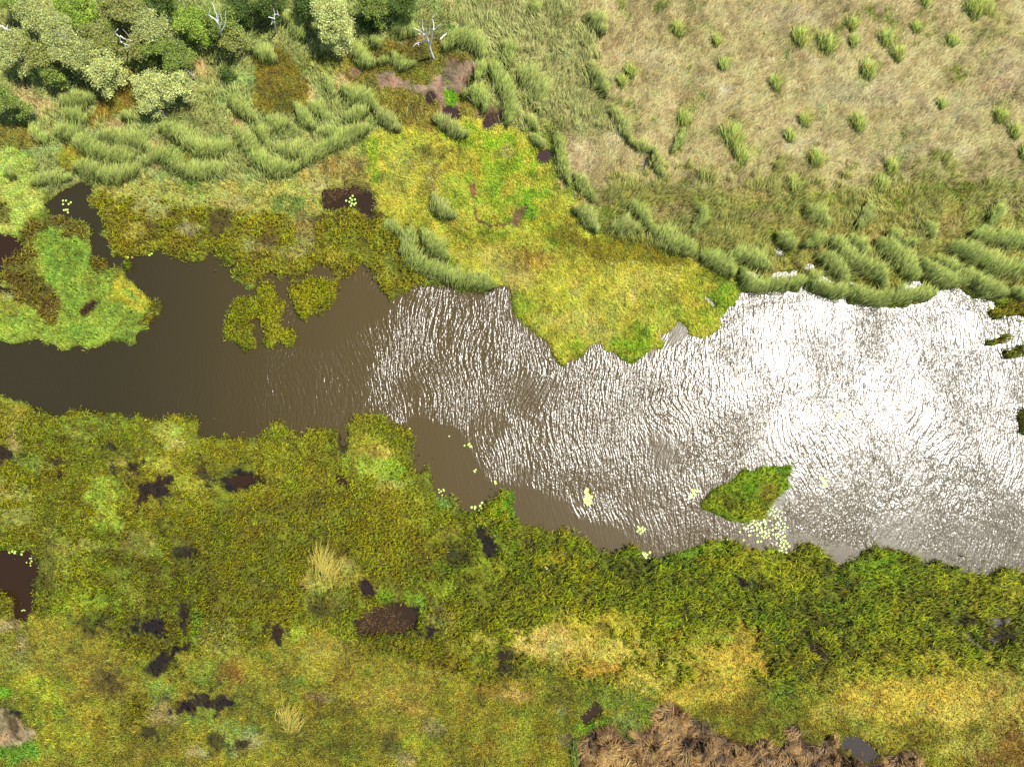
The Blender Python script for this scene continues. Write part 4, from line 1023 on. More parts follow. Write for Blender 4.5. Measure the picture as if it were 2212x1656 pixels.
def tussock(x, y, r, lab, green=1.0, gold=.35, group='green tussocks scattered in the dry meadow'):
    n = int(80 + r * 9)
    t = rng.random(n)
    qx = x + rng.normal(0, r * .20, n) + (t - .5) * r * .5
    qy = y + r * .45 + rng.normal(0, r * .16, n) + (t - .5) * r * .9
    a_ = np.radians(rng.normal(76, 20, n)); ln = rng.uniform(.3, 1.5, n) * (.35 + r * .03)
    le = np.stack([np.cos(a_) * ln, np.sin(a_) * ln], -1)
    c0, c1 = sedge_cols(n, .3, green)
    c1 = c1 * np.array([.86, 1.0, .72]) * np.where(rng.random(n) < .35, .55, 1.0)[:, None]
    gd = rng.random(n) < gold
    c1[gd] = tint(np.tile(lin((216, 196, 90)) * K_ALB * 1.25, (int(gd.sum()), 1)), .15, int(gd.sum()))
    if gold > .8: c0[gd] = c1[gd] * .6; n_ = n
    org = Vector(((x - PW / 2) * U, (PH / 2 - y) * U, 0))
    o = blades('grass_tussock', qx, qy, rng.uniform(.3, 1.0, n) * (.5 + r * .025), le, rng.uniform(.03, .06, n), c0, c1, M_blade, origin=org)
    o.location = org
    tag(o, lab, 'tussock', group)


for (x, y), r, lab in TUSS:
    tussock(x, y, r * 1.15, lab)
tussock(702, 1215, 44, 'wide straw yellow tussock above the brown and mauve patch', 1.2, .9, None)
tussock(628, 1545, 36, 'golden straw tussock alone in the lower left turf', 1.2, .9, None)
ridge([(628, 1530), (634, 1556)], 24, 'golden straw tussock in the green turf near the lower left', H=.8, per=260, dry=1.0, lean=(-.05, .2), group=None, name='grass_tussock', cat='tussock', green=1.2) if False else None

# ------------------------------------------------------------------ collapsed dead reeds
D_TIP = lin((186, 146, 84)) * K_ALB
D_ROOT = lin((52, 36, 20)) * K_ALB


def dead_clump(x, y, r, label, a0=None):
    n = int(500 + r * 34)
    qx = x + rng.normal(0, r * .42, n); qy = y + rng.normal(0, r * .36, n)
    j_ = np.clip(((qx - X0) / CELL).astype(int), 0, RW - 1); i_ = np.clip(((qy - Y0) / CELL).astype(int), 0, RH - 1)
    inside = heap_m[i_, j_] | (rng.random(n) < .12)
    qx, qy, j_, i_ = qx[inside], qy[inside], j_[inside], i_[inside]; n = len(qx)
    th = (a0 if a0 is not None else -1.3) + .8 * NC[i_, j_] + .6 * NB[i_, j_] + rng.normal(0, .2, n)
    ln = rng.uniform(.4, 1.35, n) * (.8 + .25 * NE[i_, j_])
    le = np.stack([np.cos(th) * ln, np.sin(th) * ln], -1)
    h = np.clip(.55 + .35 * NC[i_, j_] + .2 * NF[i_, j_], .1, 1.4) * rng.uniform(.5, 1.1, n)
    shade_ = np.clip(.95 + .42 * NE[i_, j_] + .25 * NF[i_, j_], .2, 1.8)[:, None]
    c0 = tint(np.tile(D_ROOT, (n, 1)), .2, n)
    c1 = tint(np.tile(D_TIP * 1.25, (n, 1)) * shade_ * rng.uniform(.8, 1.15), .26, n, .5)
    org = Vector(((x - PW / 2) * U, (PH / 2 - y) * U, 0))
    o = blades('dead_reed_clump', qx, qy, h, le, rng.uniform(.03, .065, n), c0, c1, M_blade, origin=org, kink=.4, droop=.25)
    o.location = org
    tag(o, label, 'dead reeds', 'collapsed dead reed clumps')


DEAD = [
    (1268, 1600, 22, 'brown dead reed clump at the left end of the heap', -1.4), (1262, 1640, 26, 'dead reed clump by the lower left corner of the heap', -1.7), (1310, 1582, 22, 'dead reed clump with yellow leaves on its top edge', 1.0),
    (1300, 1625, 26, 'grey brown dead reed clump second from left', -1.2), (1345, 1600, 20, 'pale dead reed clump next to a green sprig', -1.0), (1340, 1650, 28, 'dead reed clump on the bottom edge left of centre', -1.3),
    (1385, 1590, 24, 'tawny dead reed clump at the foot of the peak', 2.6), (1440, 1540, 22, 'topmost peaked dead reed clump of the heap', 2.4), (1462, 1560, 22, 'dead reed clump right of the topmost peak', -1.0),
    (1430, 1575, 26, 'straw coloured dead reed clump under the topmost peak', -1.3), (1400, 1625, 28, 'tangled dead reed clump in the middle of the heap', -.8), (1470, 1600, 26, 'dark hearted dead reed clump in the middle of the heap', -1.2),
    (1505, 1575, 22, 'dark brown dead reed clump on the right shoulder of the heap', -1.1), (1510, 1620, 28, 'flattened dead reed clump on the right shoulder', -.9), (1460, 1645, 28, 'dead reed clump on the bottom edge at the centre', -1.5),
    (1550, 1600, 24, 'greyish dead reed clump sloping to the right', -.7), (1560, 1640, 28, 'greyish dead reed clump on the bottom edge', -.9), (1600, 1620, 26, 'grey dead reed clump before the notch', -.8),
    (1640, 1605, 20, 'dead reed clump at the notch', -1.4), (1645, 1645, 26, 'orange brown dead reed clump on the bottom edge past the notch', -1.6), (1712, 1572, 20, 'second peaked dead reed clump, right of the notch', -1.8),
    (1705, 1605, 24, 'dark cored dead reed clump under the second peak', -1.6), (1700, 1645, 26, 'dead reed clump on the bottom edge under the second peak', -1.5), (1755, 1630, 24, 'blackish dead reed clump left of the muddy pool', -1.5),
    (1785, 1600, 16, 'small dead reed clump at the corner of the muddy pool', -1.6), (1800, 1648, 22, 'dead reed clump below the muddy pool', -1.3), (1850, 1645, 20, 'dark dead reed clump right below the muddy pool', -1.0),
    (1960, 1625, 20, 'rounded dead reed clump right of the muddy pool', -.9), (1960, 1652, 24, 'rounded dead reed clump on the bottom edge at the right end of the heap', -1.2), (1925, 1645, 18, 'small dead reed clump beside a green sprig', -1.6),
]
for x, y, r, lab, a in DEAD:
    dead_clump(x, y, r, lab, a)
ridge([(1240, 1590), (1242, 1650)], 14, 'strip of fresh green sedge along the left side of the dead reed heap', H=1.0, dry=.1, lean=(.1, -.3), group=None, green=.8)
ridge([(1352, 1585), (1368, 1592)], 14, 'fresh green sprig of sedge growing out of the dead reed heap', H=.9, dry=.1, lean=(.3, .4), group=None, name='grass_tussock', cat='tussock')


# ------------------------------------------------------------------ trees
def bark(name, c, sc=6):
    m = bpy.data.materials.new(name); m.use_nodes = True
    n = m.node_tree; p = n.nodes['Principled BSDF']
    tc = n.nodes.new('ShaderNodeTexCoord'); mp = n.nodes.new('ShaderNodeMapping'); mp.inputs['Scale'].default_value = (sc, sc, sc * .3)
    nz = n.nodes.new('ShaderNodeTexNoise'); nz.inputs['Scale'].default_value = 2; nz.inputs['Detail'].default_value = 5
    cr = n.nodes.new('ShaderNodeValToRGB')
    a = lin(c); b = a * .45
    cr.color_ramp.elements[0].color = (*b, 1); cr.color_ramp.elements[0].position = .32
    cr.color_ramp.elements[1].color = (*a, 1); cr.color_ramp.elements[1].position = .55
    n.links.new(tc.outputs['Object'], mp.inputs[0]); n.links.new(mp.outputs[0], nz.inputs['Vector'])
    n.links.new(nz.outputs[0], cr.inputs[0]); n.links.new(cr.outputs[0], p.inputs['Base Color'])
    p.inputs['Roughness'].default_value = .75
    return m


M_bark = bark('pale_paper_bark', (168, 156, 138)); M_dead = bark('bleached_wood', (236, 232, 222), 4)


def tube(V, Fc, pts, r0, r1, sides=6):
    """append a tapered tube through pts"""
    base = len(V)
    pts = [Vector(p) for p in pts]
    m = len(pts)
    for k, p in enumerate(pts):
        d = (pts[min(k + 1, m - 1)] - pts[max(k - 1, 0)]).normalized()
        u = d.orthogonal().normalized(); v_ = d.cross(u)
        r = r0 + (r1 - r0) * k / (m - 1)
        for s in range(sides):
            a_ = 2 * math.pi * s / sides
            V.append(p + u * math.cos(a_) * r + v_ * math.sin(a_) * r)
    for k in range(m - 1):
        for s in range(sides):
            a_ = base + k * sides + s; b_ = base + k * sides + (s + 1) % sides
            Fc.append((a_, b_, b_ + sides, a_ + sides))
    Fc.append(tuple(base + (m - 1) * sides + s for s in range(min(sides, 4))))


def wobble(a, b, n, amt):
    a, b = Vector(a), Vector(b)
    return [a.lerp(b, k / n) + (Vector((random.uniform(-1, 1), random.uniform(-1, 1), random.uniform(-1, 1))) * amt if 0 < k < n else Vector()) for k in range(n + 1)]


def wood(name, V, Fc, mat, parent):
    me = bpy.data.meshes.new(name)
    me.from_pydata([tuple(v) for v in V], [], Fc)
    for p in me.polygons: p.use_smooth = True
    me.materials.append(mat)
    o = bpy.data.objects.new(name, me); COL.objects.link(o); o.parent = parent
    return o


def tree(x, y, r, Hc, rgb, label, name='paperbark_tree', dens=1.0, bare_limbs=0, leaf=.14, squash=.55, hue=.0):
    """x,y,r: crown as seen on the plan; Hc: crown middle height"""
    c = at(x, y, Hc); R = r * U * (CAM_H - Hc) / CAM_H
    off = Vector((random.uniform(-.4, .4), random.uniform(-.4, .4), 0))
    root = empty(name, (c.x + off.x, c.y + off.y, .1))
    tag(root, label, 'tree', 'trees in the north west corner')
    V, Fc = [], []
    top = Vector((-off.x, -off.y, Hc * .72))
    tube(V, Fc, wobble((0, 0, -.3), top, 5, .14), .10 + R * .02, .06, 7)
    nl = max(7, int(8 + R * 4.2))
    lobes = []
    for k in range(nl):
        a_ = 2 * math.pi * (k * .618 + random.random() * .2)
        q = math.sqrt((k + .5) / nl) * R * .78
        z = Hc + (1 - (q / R) ** 2) * R * squash * .7 + random.uniform(-.5, .35) - R * .25
        ctr = Vector((-off.x + math.cos(a_) * q, -off.y + math.sin(a_) * q, z))
        lobes.append((ctr, R * random.uniform(.17, .32)))
        b0 = top.lerp(Vector((0, 0, Hc * .4)), random.random() * .6)
        tube(V, Fc, wobble(b0, ctr - Vector((0, 0, .15)), 4, .16), .07, .022, 5)
        if k % 2 == 0:          # lower skirts of foliage
            lobes.append((Vector((ctr.x * 1.12, ctr.y * 1.12, ctr.z * .55)), R * random.uniform(.2, .32)))
        if k < bare_limbs:
            e_ = ctr + Vector((math.cos(a_) * .8, math.sin(a_) * .8, R * .34 + .4))
            tube(V, Fc, wobble(ctr, e_, 3, .12), .035, .012, 4)
    wood('trunk', V, Fc, M_bark, root)
    # foliage: sprays of small leaf faces filling each lobe, denser near its skin
    allc, alln = [], []
    for ctr, lr in lobes:
        nsp = int(22 * dens * (lr / .8) ** 2) + 9
        d = rng.normal(0, 1, (nsp, 3)); d /= np.linalg.norm(d, axis=1)[:, None]
        d[:, 2] = np.where(d[:, 2] < -.35, -d[:, 2], d[:, 2])
        rad = lr * rng.uniform(.55, 1.08, nsp)
        sp = np.array(ctr) + d * rad[:, None] * np.array([1, 1, .7])
        m = 24
        g_ = rng.normal(0, .15 + lr * .06, (nsp, m, 3)) * np.array([1, 1, .6])
        pts_ = (sp[:, None] + g_).reshape(-1, 3)
        shade = np.repeat(rng.normal(0, .22, nsp), m)
        allc.append(pts_); alln.append(shade)
    C = np.concatenate(allc); sh = np.concatenate(alln)
    n = len(C)
    nr = rng.normal(0, 1, (n, 3)) + np.array([.2, 0, 1.1]); nr /= np.linalg.norm(nr, axis=1)[:, None]
    t = np.cross(nr, rng.normal(0, 1, (n, 3))); t /= np.linalg.norm(t, axis=1)[:, None] + 1e-6
    bt = np.cross(nr, t)
    s = (leaf * rng.uniform(.6, 1.25, n))[:, None]
    v = np.stack([C - t * s * .5, C + bt * s * .3, C + t * s * .5, C - bt * s * .3], 1).reshape(-1, 3)
    f = np.arange(n * 4).reshape(-1, 4)
    base_c = np.tile(lin(rgb) * K_ALB, (n, 1)) * (1 + sh)[:, None]
    cc = tint(base_c * 1.12, .26, n, .4)
    np_mesh('crown', v, f, np.repeat(cc, 4, 0), M_leaf, root)
    return root


PALE = (176, 184, 106); MIDG = (134, 152, 62); BRI = (146, 172, 58); DKG = (88, 110, 40); OLV = (150, 156, 76); LIGHT = (200, 208, 122)


def tz(tx, ty, a, b): return (tx * 553 + a / 4, ty * 414 + b / 4)


TREES = [
    (tz(0, 0, 280, 140), 36, 8.5, PALE, 'pale paperbark at the upper left of the big group', 1),
    (tz(0, 0, 100, 20), 26, 6, MIDG, 'low green tree cut by the top edge near the left corner', 0),
    (tz(0, 0, 650, 60), 48, 7, BRI, 'bright green tree at the top edge behind the big group', 0),
    (tz(0, 0, 470, 240), 40, 9, PALE, 'pale paperbark in the centre of the big group', 2),
    (tz(0, 0, 110, 420), 38, 8, PALE, 'greyish paperbark at the left side of the big group', 2),
    (tz(0, 0, 330, 470), 36, 8, OLV, 'olive paperbark low on the left side of the big group', 1),
    (tz(0, 0, 600, 430), 44, 9, PALE, 'broad pale paperbark with white twigs in the lower middle of the group', 3),
    (tz(0, 0, 850, 320), 36, 8, OLV, 'olive crown between the big group and the bare branched trees', 1),
    (tz(0, 0, 850, 560), 42, 7.5, LIGHT, 'light green domed paperbark at the lower right of the group', 1),
    (tz(0, 0, 430, 610), 26, 6, MIDG, 'small vivid green tree below the big group', 0),
    (tz(0, 0, 1090, 90), 34, 9, OLV, 'thin crowned tree with curling bare white branches', 4),
    (tz(0, 0, 1290, 210), 38, 8.5, PALE, 'soft pale tree between the curling branches and the leafy round tree', 1),
    (tz(0, 0, 1180, 400), 26, 7, OLV, 'half bare small tree with fallen white limbs beside it', 4),
    (tz(0, 0, 1350, 400), 30, 7.5, MIDG, 'green arching crown above the dark shaded hollow', 0),
    (tz(0, 0, 1510, 490), 34, 7.5, MIDG, 'green drooping crown joining the pale round one from above', 0),
    (tz(0, 0, 1640, 190), 38, 7, BRI, 'dense leafy bright green tree right of the big group', 0),
    (tz(0, 0, 1900, 190), 34, 7, MIDG, 'dark green tree with antler like bare branches', 1),
    (tz(0, 0, 2020, 330), 28, 5.5, OLV, 'yellowish bush at the foot of the antler branched tree', 0),
    (tz(0, 0, 2060, 30), 34, 6, DKG, 'dark tree at the top edge right of the antler branches', 0),
    (tz(0, 0, 1350, 20), 36, 6, DKG, 'very dark tree at the top edge between the groups', 0),
    (tz(0, 0, 1300, 740), 36, 6.5, LIGHT, 'palest round crowned tree below the group, its left half', 1),
    (tz(0, 0, 1500, 740), 34, 6.5, LIGHT, 'palest crown below the group, its right half with white twigs', 2),
    (tz(0, 0, 1270, 880), 22, 5.5, LIGHT, 'low front lobe tree of the palest crowned pair', 0),
    (tz(0, 0, 30, 850), 30, 8, MIDG, 'green tree cut by the left edge', 1),
    (tz(1, 0, 640, 130), 44, 8.5, LIGHT, 'tall pale tree standing alone by the top edge, upper crown', 1),
    (tz(1, 0, 700, 270), 36, 7, LIGHT, 'pale lower crown leaning from the lone tall tree', 1),
    (tz(1, 0, 1010, 20), 34, 7, MIDG, 'green tree at the top edge over forked dark shadows', 1),
    (tz(1, 0, 1250, 30), 32, 6, DKG, 'dark green tree at the top edge, easternmost of all', 0),
    (tz(1, 0, 120, 10), 36, 6, DKG, 'dark tree at the top edge above the small dead tree', 0),
    (tz(1, 0, 430, 10), 28, 6, DKG, 'dark tree at the top edge left of the lone pale tree', 0),
    (tz(0, 0, 950, 20), 30, 7, OLV, 'olive tree at the top edge above the curling branches', 1),
    (tz(0, 0, 1960, 640), 10, 2.2, DKG, 'tiny dark bush alone in the sedge', 0),
    (tz(1, 0, 970, 170), 22, 2.0, DKG, 'round dark bush below the forked shadows', 0),
]
for (x, y), r, Hc, rgb, lab, bl in TREES:
    nm = 'paperbark_tree' if rgb in (PALE, LIGHT, OLV) else ('bush' if Hc < 3 else 'leafy_tree')
    o = tree(x, y, r * 1.06, Hc * .55, rgb, lab, nm, bare_limbs=bl)
    if Hc < 3: o['category'] = 'bush'


def dead_tree(base, H, limbs, label, r0=.12):
    """limbs: plan points (x, y, height) chains; each starts on an earlier point"""
    b = at(base[0], base[1], 0)
    root = empty('dead_tree', (b.x, b.y, 0)); tag(root, label, 'dead tree', 'bleached dead trees')
    for k, (chain, ra) in enumerate(limbs):
        V, Fc = [], []
        pts = [at(px_, py_, pz) - b for px_, py_, pz in chain]
        fine = []
        for a_, c_ in zip(pts[:-1], pts[1:]):
            fine += wobble(a_, c_, 2, .05)[:-1]
        fine.append(pts[-1])
        tube(V, Fc, fine, ra, ra * .3, 6)
        wood('trunk' if k == 0 else 'branch', V, Fc, M_dead, root)
    return root


def Z(tx, ty, L_):
    return [(tx * 553 + a / 4, ty * 414 + b / 4, h) for a, b, h in L_]


dead_tree(tz(1, 0, 1540, 520), 7, [
    (Z(1, 0, [(1540, 520, -.2), (1500, 400, 3.0), (1475, 320, 4.6)]), .13),
    (Z(1, 0, [(1475, 320, 4.6), (1440, 290, 5.2), (1395, 290, 5.6)]), .07),
    (Z(1, 0, [(1440, 290, 5.2), (1410, 265, 5.6), (1360, 240, 6.2)]), .06),
    (Z(1, 0, [(1440, 290, 5.2), (1450, 265, 5.8), (1436, 225, 6.2), (1440, 170, 7.0)]), .06),
    (Z(1, 0, [(1475, 320, 4.6), (1470, 290, 5.3), (1467, 240, 6.2)]), .06),
    (Z(1, 0, [(1475, 320, 4.6), (1495, 280, 5.4), (1505, 225, 6.4)]), .06),
    (Z(1, 0, [(1500, 400, 3.0), (1525, 300, 5.2), (1530, 260, 5.9)]), .07),
    (Z(1, 0, [(1530, 260, 5.9), (1535, 200, 6.5), (1520, 160, 7.0), (1550, 120, 7.4)]), .05),
    (Z(1, 0, [(1530, 260, 5.9), (1560, 245, 6.2), (1600, 205, 6.8)]), .05),
    (Z(1, 0, [(1480, 350, 4.2), (1430, 370, 3.4), (1380, 380, 3.0), (1355, 405, 2.8)]), .08),
    (Z(1, 0, [(1400, 376, 3.1), (1405, 395, 3.0), (1412, 412, 2.9)]), .04),
], 'large bleached dead tree with forked white branches above the mud flat')
dead_tree(tz(1, 0, 175, 300), 5, [
    (Z(1, 0, [(175, 300, -.2), (165, 220, 2.6), (158, 165, 3.8)]), .09),
    (Z(1, 0, [(158, 165, 3.8), (130, 155, 4.2), (105, 150, 4.5)]), .06),
    (Z(1, 0, [(158, 165, 3.8), (160, 120, 4.4), (150, 75, 5.0)]), .06),
    (Z(1, 0, [(160, 130, 4.2), (185, 125, 4.5), (200, 140, 4.6)]), .05),
    (Z(1, 0, [(165, 190, 3.4), (140, 190, 3.6), (130, 215, 3.5)]), .06),
    (Z(1, 0, [(185, 125, 4.5), (183, 100, 4.8), (186, 88, 5.0)]), .035),
], 'small bleached dead tree right of the antler branched tree')
dead_tree(tz(0, 0, 1920, 330), 8, [
    (Z(0, 0, [(1940, 400, -.2), (1900, 260, 5), (1890, 210, 7.2)]), .10),
    (Z(0, 0, [(1890, 210, 7.2), (1860, 170, 7.8), (1800, 130, 8.3), (1815, 85, 8.8)]), .06),
    (Z(0, 0, [(1890, 210, 7.2), (1870, 120, 8.2), (1850, 70, 8.8), (1825, 20, 9.3)]), .06),
    (Z(0, 0, [(1890, 210, 7.2), (1887, 150, 8.0), (1888, 120, 8.4)]), .045),
    (Z(0, 0, [(1900, 230, 6.8), (1920, 180, 7.6), (1900, 110, 8.4)]), .05),
    (Z(0, 0, [(1920, 260, 6.4), (1950, 195, 7.4), (1952, 95, 8.6)]), .055),
], 'white antler shaped dead branches rising out of a dark green crown')
dead_tree(tz(0, 0, 1100, 420), 6, [
    (Z(0, 0, [(1110, 430, -.2), (1080, 380, 3.5), (1040, 355, 5.0)]), .08),
    (Z(0, 0, [(1040, 310, 5.6), (1080, 340, 5.2), (1145, 355, 4.8)]), .055),
    (Z(0, 0, [(1040, 355, 5.0), (1070, 380, 4.8), (1120, 395, 4.6)]), .055),
    (Z(0, 0, [(1040, 355, 5.0), (1035, 320, 5.6), (990, 280, 6.2), (1020, 250, 6.5)]), .055),
    (Z(0, 0, [(1080, 380, 3.5), (1085, 432, 3.2), (1135, 438, 3.0)]), .05),
], 'broken white limbs lying across the crowns in the middle of the tree group')
for (a, b), (c_, d_), lab in ((tz(0, 0, 0, 225), tz(0, 0, 95, 262), 'pale fallen log at the left edge among the trees'), (tz(0, 0, 35, 932), tz(0, 0, 160, 936), 'straight white dead limb beside the left edge tree'), (tz(1, 0, 1595, 338), tz(1, 0, 1650, 295), 'loose curved white branch on the sedge right of the big dead tree'), (tz(0, 0, 1205, 465), tz(0, 0, 1250, 492), 'short white stick over the shaded hollow')):
    V, Fc = [], []
    h_ = 1.2
    p0 = at(a, b, h_); p1 = at(c_, d_, h_ + .3)
    tube(V, Fc, [p - p0 for p in wobble(p0, p1, 4, .08)], .08, .03, 6)
    tube(V, Fc, [Vector((0, 0, 0)), Vector((.05, .05, -1.1))], .05, .04, 5)
    q = (p1 - p0) * .6
    tube(V, Fc, [q, q + Vector((.25, .3, .15))], .03, .012, 5)
    me = bpy.data.meshes.new('fallen_branch'); me.from_pydata([tuple(v_) for v_ in V], [], Fc); me.materials.append(M_dead)
    o = bpy.data.objects.new('fallen_branch', me); o.location = p0; COL.objects.link(o)
    tag(o, lab, 'branch')


# ------------------------------------------------------------------ water lilies
def pad_mat(name, c):
    m = bpy.data.materials.new(name); m.use_nodes = True
    n = m.node_tree; p = n.nodes['Principled BSDF']
    tc = n.nodes.new('ShaderNodeTexCoord'); nz = n.nodes.new('ShaderNodeTexNoise'); nz.inputs['Scale'].default_value = 9
    cr = n.nodes.new('ShaderNodeValToRGB')
    a = lin(c) * .8
    cr.color_ramp.elements[0].color = (*(a * np.array([.7, .82, .6])), 1); cr.color_ramp.elements[0].position = .35
    cr.color_ramp.elements[1].color = (*a, 1); cr.color_ramp.elements[1].position = .6
    n.links.new(tc.outputs['Object'], nz.inputs['Vector']); n.links.new(nz.outputs[0], cr.inputs[0]); n.links.new(cr.outputs[0], p.inputs['Base Color'])
    p.inputs['Roughness'].default_value = .35
    return m


M_pads = [pad_mat('lily_leaf', (186, 210, 104)), pad_mat('lily_leaf_yellow', (214, 208, 110)), pad_mat('lily_leaf_orange', (222, 160, 90))]


def pad_mesh(k, mat):
    N = 18
    V = [(0, 0, .004)]; Fc = []
    for s in range(N + 1):
        a_ = .16 + (2 * math.pi - .32) * s / N
        r = 1 + .03 * math.sin(a_ * 5 + k)
        V.append((r * .82 * math.cos(a_), r * .82 * math.sin(a_), .0)); V.append((r * math.cos(a_), r * math.sin(a_), .02 + .05 * abs(math.sin(a_ * 1.5 + k))))
    for s in range(N):
        a_ = 1 + 2 * s
        Fc.append((0, a_, a_ + 2)); Fc.append((a_, a_ + 1, a_ + 3, a_ + 2))
    me = bpy.data.meshes.new('lily_pad'); me.from_pydata(V, [], Fc)
    for p in me.polygons: p.use_smooth = True
    me.materials.append(mat)
    return me


PADS = [[pad_mesh(k, m) for k in range(3)] for m in M_pads]
occupied = []


def lily(x, y, r, label, group, tone=None):
    t = tone if tone is not None else (1 if random.random() < .2 else 0)
    o = bpy.data.objects.new('lily_pad', random.choice(PADS[t]))
    p = at(x, y, .03)
    o.location = (p.x, p.y, .03 + random.uniform(0, .012))
    rr = r * U
    o.scale = (rr, rr, rr)
    o.rotation_euler = (0, 0, random.uniform(0, 6.28))
    COL.objects.link(o)
    tag(o, label, 'lily pad', group)


LILY = [
    ((0, 1), 2.2, 'round lily pad in the loose upper ring at the inlet head', 'lily pads, ring at the inlet head', [(545, 78), (571, 78), (612, 93), (594, 108), (546, 109)]),
    ((0, 1), 2.2, 'round lily pad in the tight lower row at the inlet head', 'lily pads, row at the inlet head', [(553, 160), (570, 157), (585, 157), (588, 180)]),
    ((0, 1), 2.4, 'lily pad against the left bank at the inlet head', 'lily pads, left bank of inlet', [(336, 133), (345, 148), (322, 168)]),
    ((0, 1), 2.2, 'small lily pad under the reeds where the inlet opens', 'lily pads, small ones at inlet mouth', [(1100, 547), (1106, 567), (1120, 535), (1096, 533)]),
    ((0, 1), 2.8, 'large green lily pad in the foursome at the inlet mouth', 'lily pads, foursome at inlet mouth', [(1286, 512), (1303, 515), (1310, 533), (1291, 545)]),
    ((1, 1), 2.3, 'yellow green lily pad in the dark brown northern pond', 'lily pads in the northern pond', [(836, 37), (780, 79), (855, 68), (830, 73), (808, 88), (829, 101), (848, 112), (820, 122), (862, 100), (815, 56)]),
    ((1, 1), 1.8, 'small lily pad scattered among the reeds below the northern pond', 'lily pads among reeds under northern pond', [(620, 235), (640, 262), (655, 240), (622, 260), (670, 226), (685, 232), (650, 224)]),
    ((1, 1), 1.8, 'small lily pad beside the dark green wet hollow', 'lily pads by the green hollow', [(300, 190), (312, 212), (296, 218)]),
    ((0, 2), 2.6, 'bright green lily pad at the southern reed edge by two orange ones', 'green lily pads at the south reed edge', [(1293, 333), (1255, 358), (1290, 352), (1300, 345)]),
    ((0, 2), 2.6, 'pale lily pad near the top of the south west pond', 'lily pads at the top of the south west pond', [(82, 1458), (105, 1450), (127, 1463), (155, 1430), (203, 1415), (195, 1447), (187, 1475), (130, 1445)]),
    ((0, 2), 1.6, 'tiny yellow lily pad amid the south west pond', 'tiny lily pads in the south west pond', [(230, 1545), (262, 1550), (275, 1535), (265, 1572), (258, 1510), (272, 1508), (270, 1530)]),
    ((0, 3), 1.5, 'tiny yellow lily pad low in the south west pond', 'tiny lily pads, lower south west pond', [(190, 305), (202, 300), (215, 302)]),
    ((0, 3), 2.2, 'green lily pad in the dark channel among the southern reeds', 'lily pads in the dark southern channel', [(1670, 245), (1690, 235), (1675, 285), (1730, 225), (1700, 250), (1660, 230)]),
    ((1, 2), 1.8, 'lone yellow lily pad off the round reed headland', 'lone lily pads off the headland', [(1330, 390), (1670, 455)]),
    ((1, 2), 2.1, 'yellow lily pad at the left tip of the glitter path', 'lily pads at the tip of the glitter', [(1803, 536), (1835, 530), (1845, 520), (1850, 545), (1858, 538)]),
    ((1, 2), 2.0, 'yellow lily pad in calm brown water below the glitter', 'lily pads in calm brown water', [(1886, 755), (1900, 745), (1892, 762)]),
    ((1, 2), 2.6, 'lily pad of the small pair above the pointed green headland', 'lily pad pair above green headland', [(2066, 846), (2072, 860)]),
    ((1, 2), 1.9, 'small lily pad off the ragged reed shore', 'lily pads off the ragged reed shore', [(1580, 915), (1600, 930), (1620, 915), (1585, 940), (1625, 925), (1610, 965)]),
    ((1, 2), 2.8, 'pale lily pad crowded beside the pointed green headland', 'lily pads at the green headland', [(1865, 1068), (1895, 1065), (1895, 1080), (1955, 1030), (1937, 1055), (1950, 1080), (1925, 1098), (1980, 1050), (1980, 1070), (1998, 1055), (2012, 1046), (1999, 1077)]),
    ((2, 2), 4.2, 'big pale green lily pad in the vertical cluster in open water', 'big lily pads in open water', [(650, 918), (638, 934), (650, 952), (683, 977), (650, 980), (668, 998), (632, 1001), (636, 1022), (678, 1030)]),
    ((2, 2), 3.0, 'pale lily pad in the glitter left of the islet', 'lily pads left of the grassy islet', [(1556, 918), (1580, 922), (1570, 937), (1603, 930), (1550, 960), (1585, 960), (1553, 975), (1530, 993), (1575, 948)]),
    ((2, 2), 2.4, 'yellow lily pad in the star shaped cluster off shore', 'lily pads, star cluster', [(1090, 1235), (1130, 1240), (1120, 1255), (1105, 1262), (1085, 1275), (1110, 1292), (1135, 1268), (1150, 1255), (1128, 1280), (1100, 1248)]),
    ((2, 2), 2.8, 'pale lily pad in the small cluster touching southern reeds', 'lily pads touching southern reeds', [(1133, 1465), (1150, 1467), (1193, 1457), (1168, 1478), (1145, 1485), (1160, 1502), (1190, 1507), (1110, 1522)]),
    ((2, 2), 2.8, 'lily pad of the pair off the bright green southern shore', 'lily pad pair off south shore', [(1866, 1346), (1842, 1362)]),
    ((2, 2), 2.2, 'small mint green lily pad in the reed gap, upper cluster', 'lily pads in the reed gap, upper', [(180, 1475), (188, 1500), (205, 1520), (240, 1470), (245, 1500), (260, 1515), (240, 1540), (210, 1545), (187, 1555), (222, 1500), (225, 1525)]),
    ((2, 2), 2.2, 'small lily pad in the dark reed pool, lower cluster', 'lily pads in the reed gap, lower', [(262, 1635), (280, 1612), (290, 1585), (320, 1615), (322, 1640), (305, 1600)]),
    ((3, 3), 3.2, 'whitish lily pad in the rosette inside the eastern reeds', 'lily pads, whitish rosette', [(1660, 80), (1690, 70), (1718, 102), (1715, 82), (1652, 98), (1682, 108), (1700, 92)]),
    ((3, 1), 2.6, 'lily pad at the right end of the pale grey pool', 'lily pads at the grey pool', [(1370, 852), (1352, 845), (1384, 862)]),
    ((3, 1), 2.6, 'pale lily pad on the glitter near the eastern reeds', 'lily pads near the eastern reeds', [(1870, 1050), (1920, 970), (1940, 1010), (1925, 1000), (1850, 1075)]),
    ((3, 2), 4.0, 'washed out lily pad on the brightest glitter, upper cluster', 'washed out lily pads, upper', [(620, 280), (600, 298), (640, 262)]),
    ((3, 2), 4.0, 'washed out lily pad in glitter right of the islet', 'washed out lily pads, lower', [(470, 820), (495, 862), (478, 838), (455, 812), (505, 880), (480, 890)]),
]
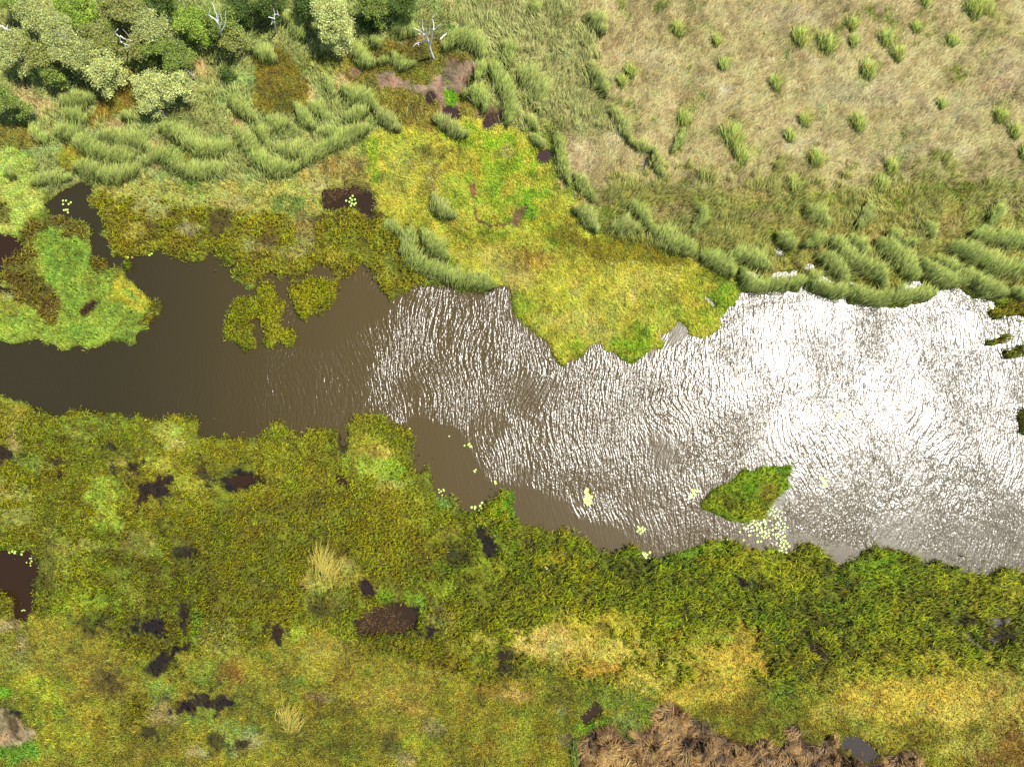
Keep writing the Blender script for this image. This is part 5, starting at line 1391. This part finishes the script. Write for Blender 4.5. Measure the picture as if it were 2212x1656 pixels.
ORD = ['leftmost', 'second from left', 'third from left', 'fourth from left', 'fifth from left', 'sixth from left', 'seventh from left', 'eighth from left', 'ninth from left', 'tenth from left', 'eleventh from left', 'twelfth from left']
for (tx, ty), r, lab, grp, pts in LILY:
    ps = sorted(pts)
    for k, (a, b) in enumerate(ps):
        q = ORD[k] if k < len(ps) - 1 else 'rightmost'
        lily(*tz(tx, ty, a, b), r, lab + ', ' + q, grp)
for a, b in ((1245, 325), (1260, 316)):
    lily(*tz(0, 2, a, b), 2.6, 'orange withered lily pad at the southern reed edge', 'orange lily pads', 2)
lily(*tz(2, 2, 657, 1038), 4.0, 'yellowing big lily pad at the bottom of the vertical cluster', None, 1)
lily(*tz(0, 1, 1143, 566), 2.4, 'orange brown lily pad under the reeds where the inlet opens', None, 2)
# the big drift beside the grassy islet
G = 'lily pads in the big drift'
placed = []


def drift(n, f, r0, r1):
    c_ = 0; tries = 0
    while c_ < n and tries < 9000:
        tries += 1
        x, y = f()
        r = random.uniform(r0, r1)
        if all((x - a) ** 2 + (y - b) ** 2 > (r + q) ** 2 * .8 for a, b, q in placed):
            placed.append((x, y, r)); c_ += 1
            if x > 1668:
                side = 'right hand string, ' + ('upper' if y < 1120 else 'middle' if y < 1155 else 'lower') + ' part'
            else:
                side = ('left' if x < 1620 else 'middle' if x < 1645 else 'right') + ' part, ' + ('by the islet' if y < 1130 else 'near shore' if y > 1148 else 'midway')
            lily(x, y, r * .9, 'pale round lily pad of the big drift, ' + side, 'lily pads in the big drift, ' + side)



drift(16, lambda: (random.gauss(1618, 14), random.gauss(1124, 5)), 2.2, 3.2)
drift(46, lambda: (random.gauss(1640, 18), random.gauss(1143, 12)), 2.2, 3.2)
drift(14, lambda: (random.gauss(1668, 8), random.gauss(1102, 6)), 2.0, 2.8)
drift(16, lambda: (random.gauss(1686, 6), random.gauss(1140, 12)), 2.2, 3.0)
drift(22, lambda: (random.gauss(1690, 6), random.gauss(1172, 12)), 2.4, 3.2)
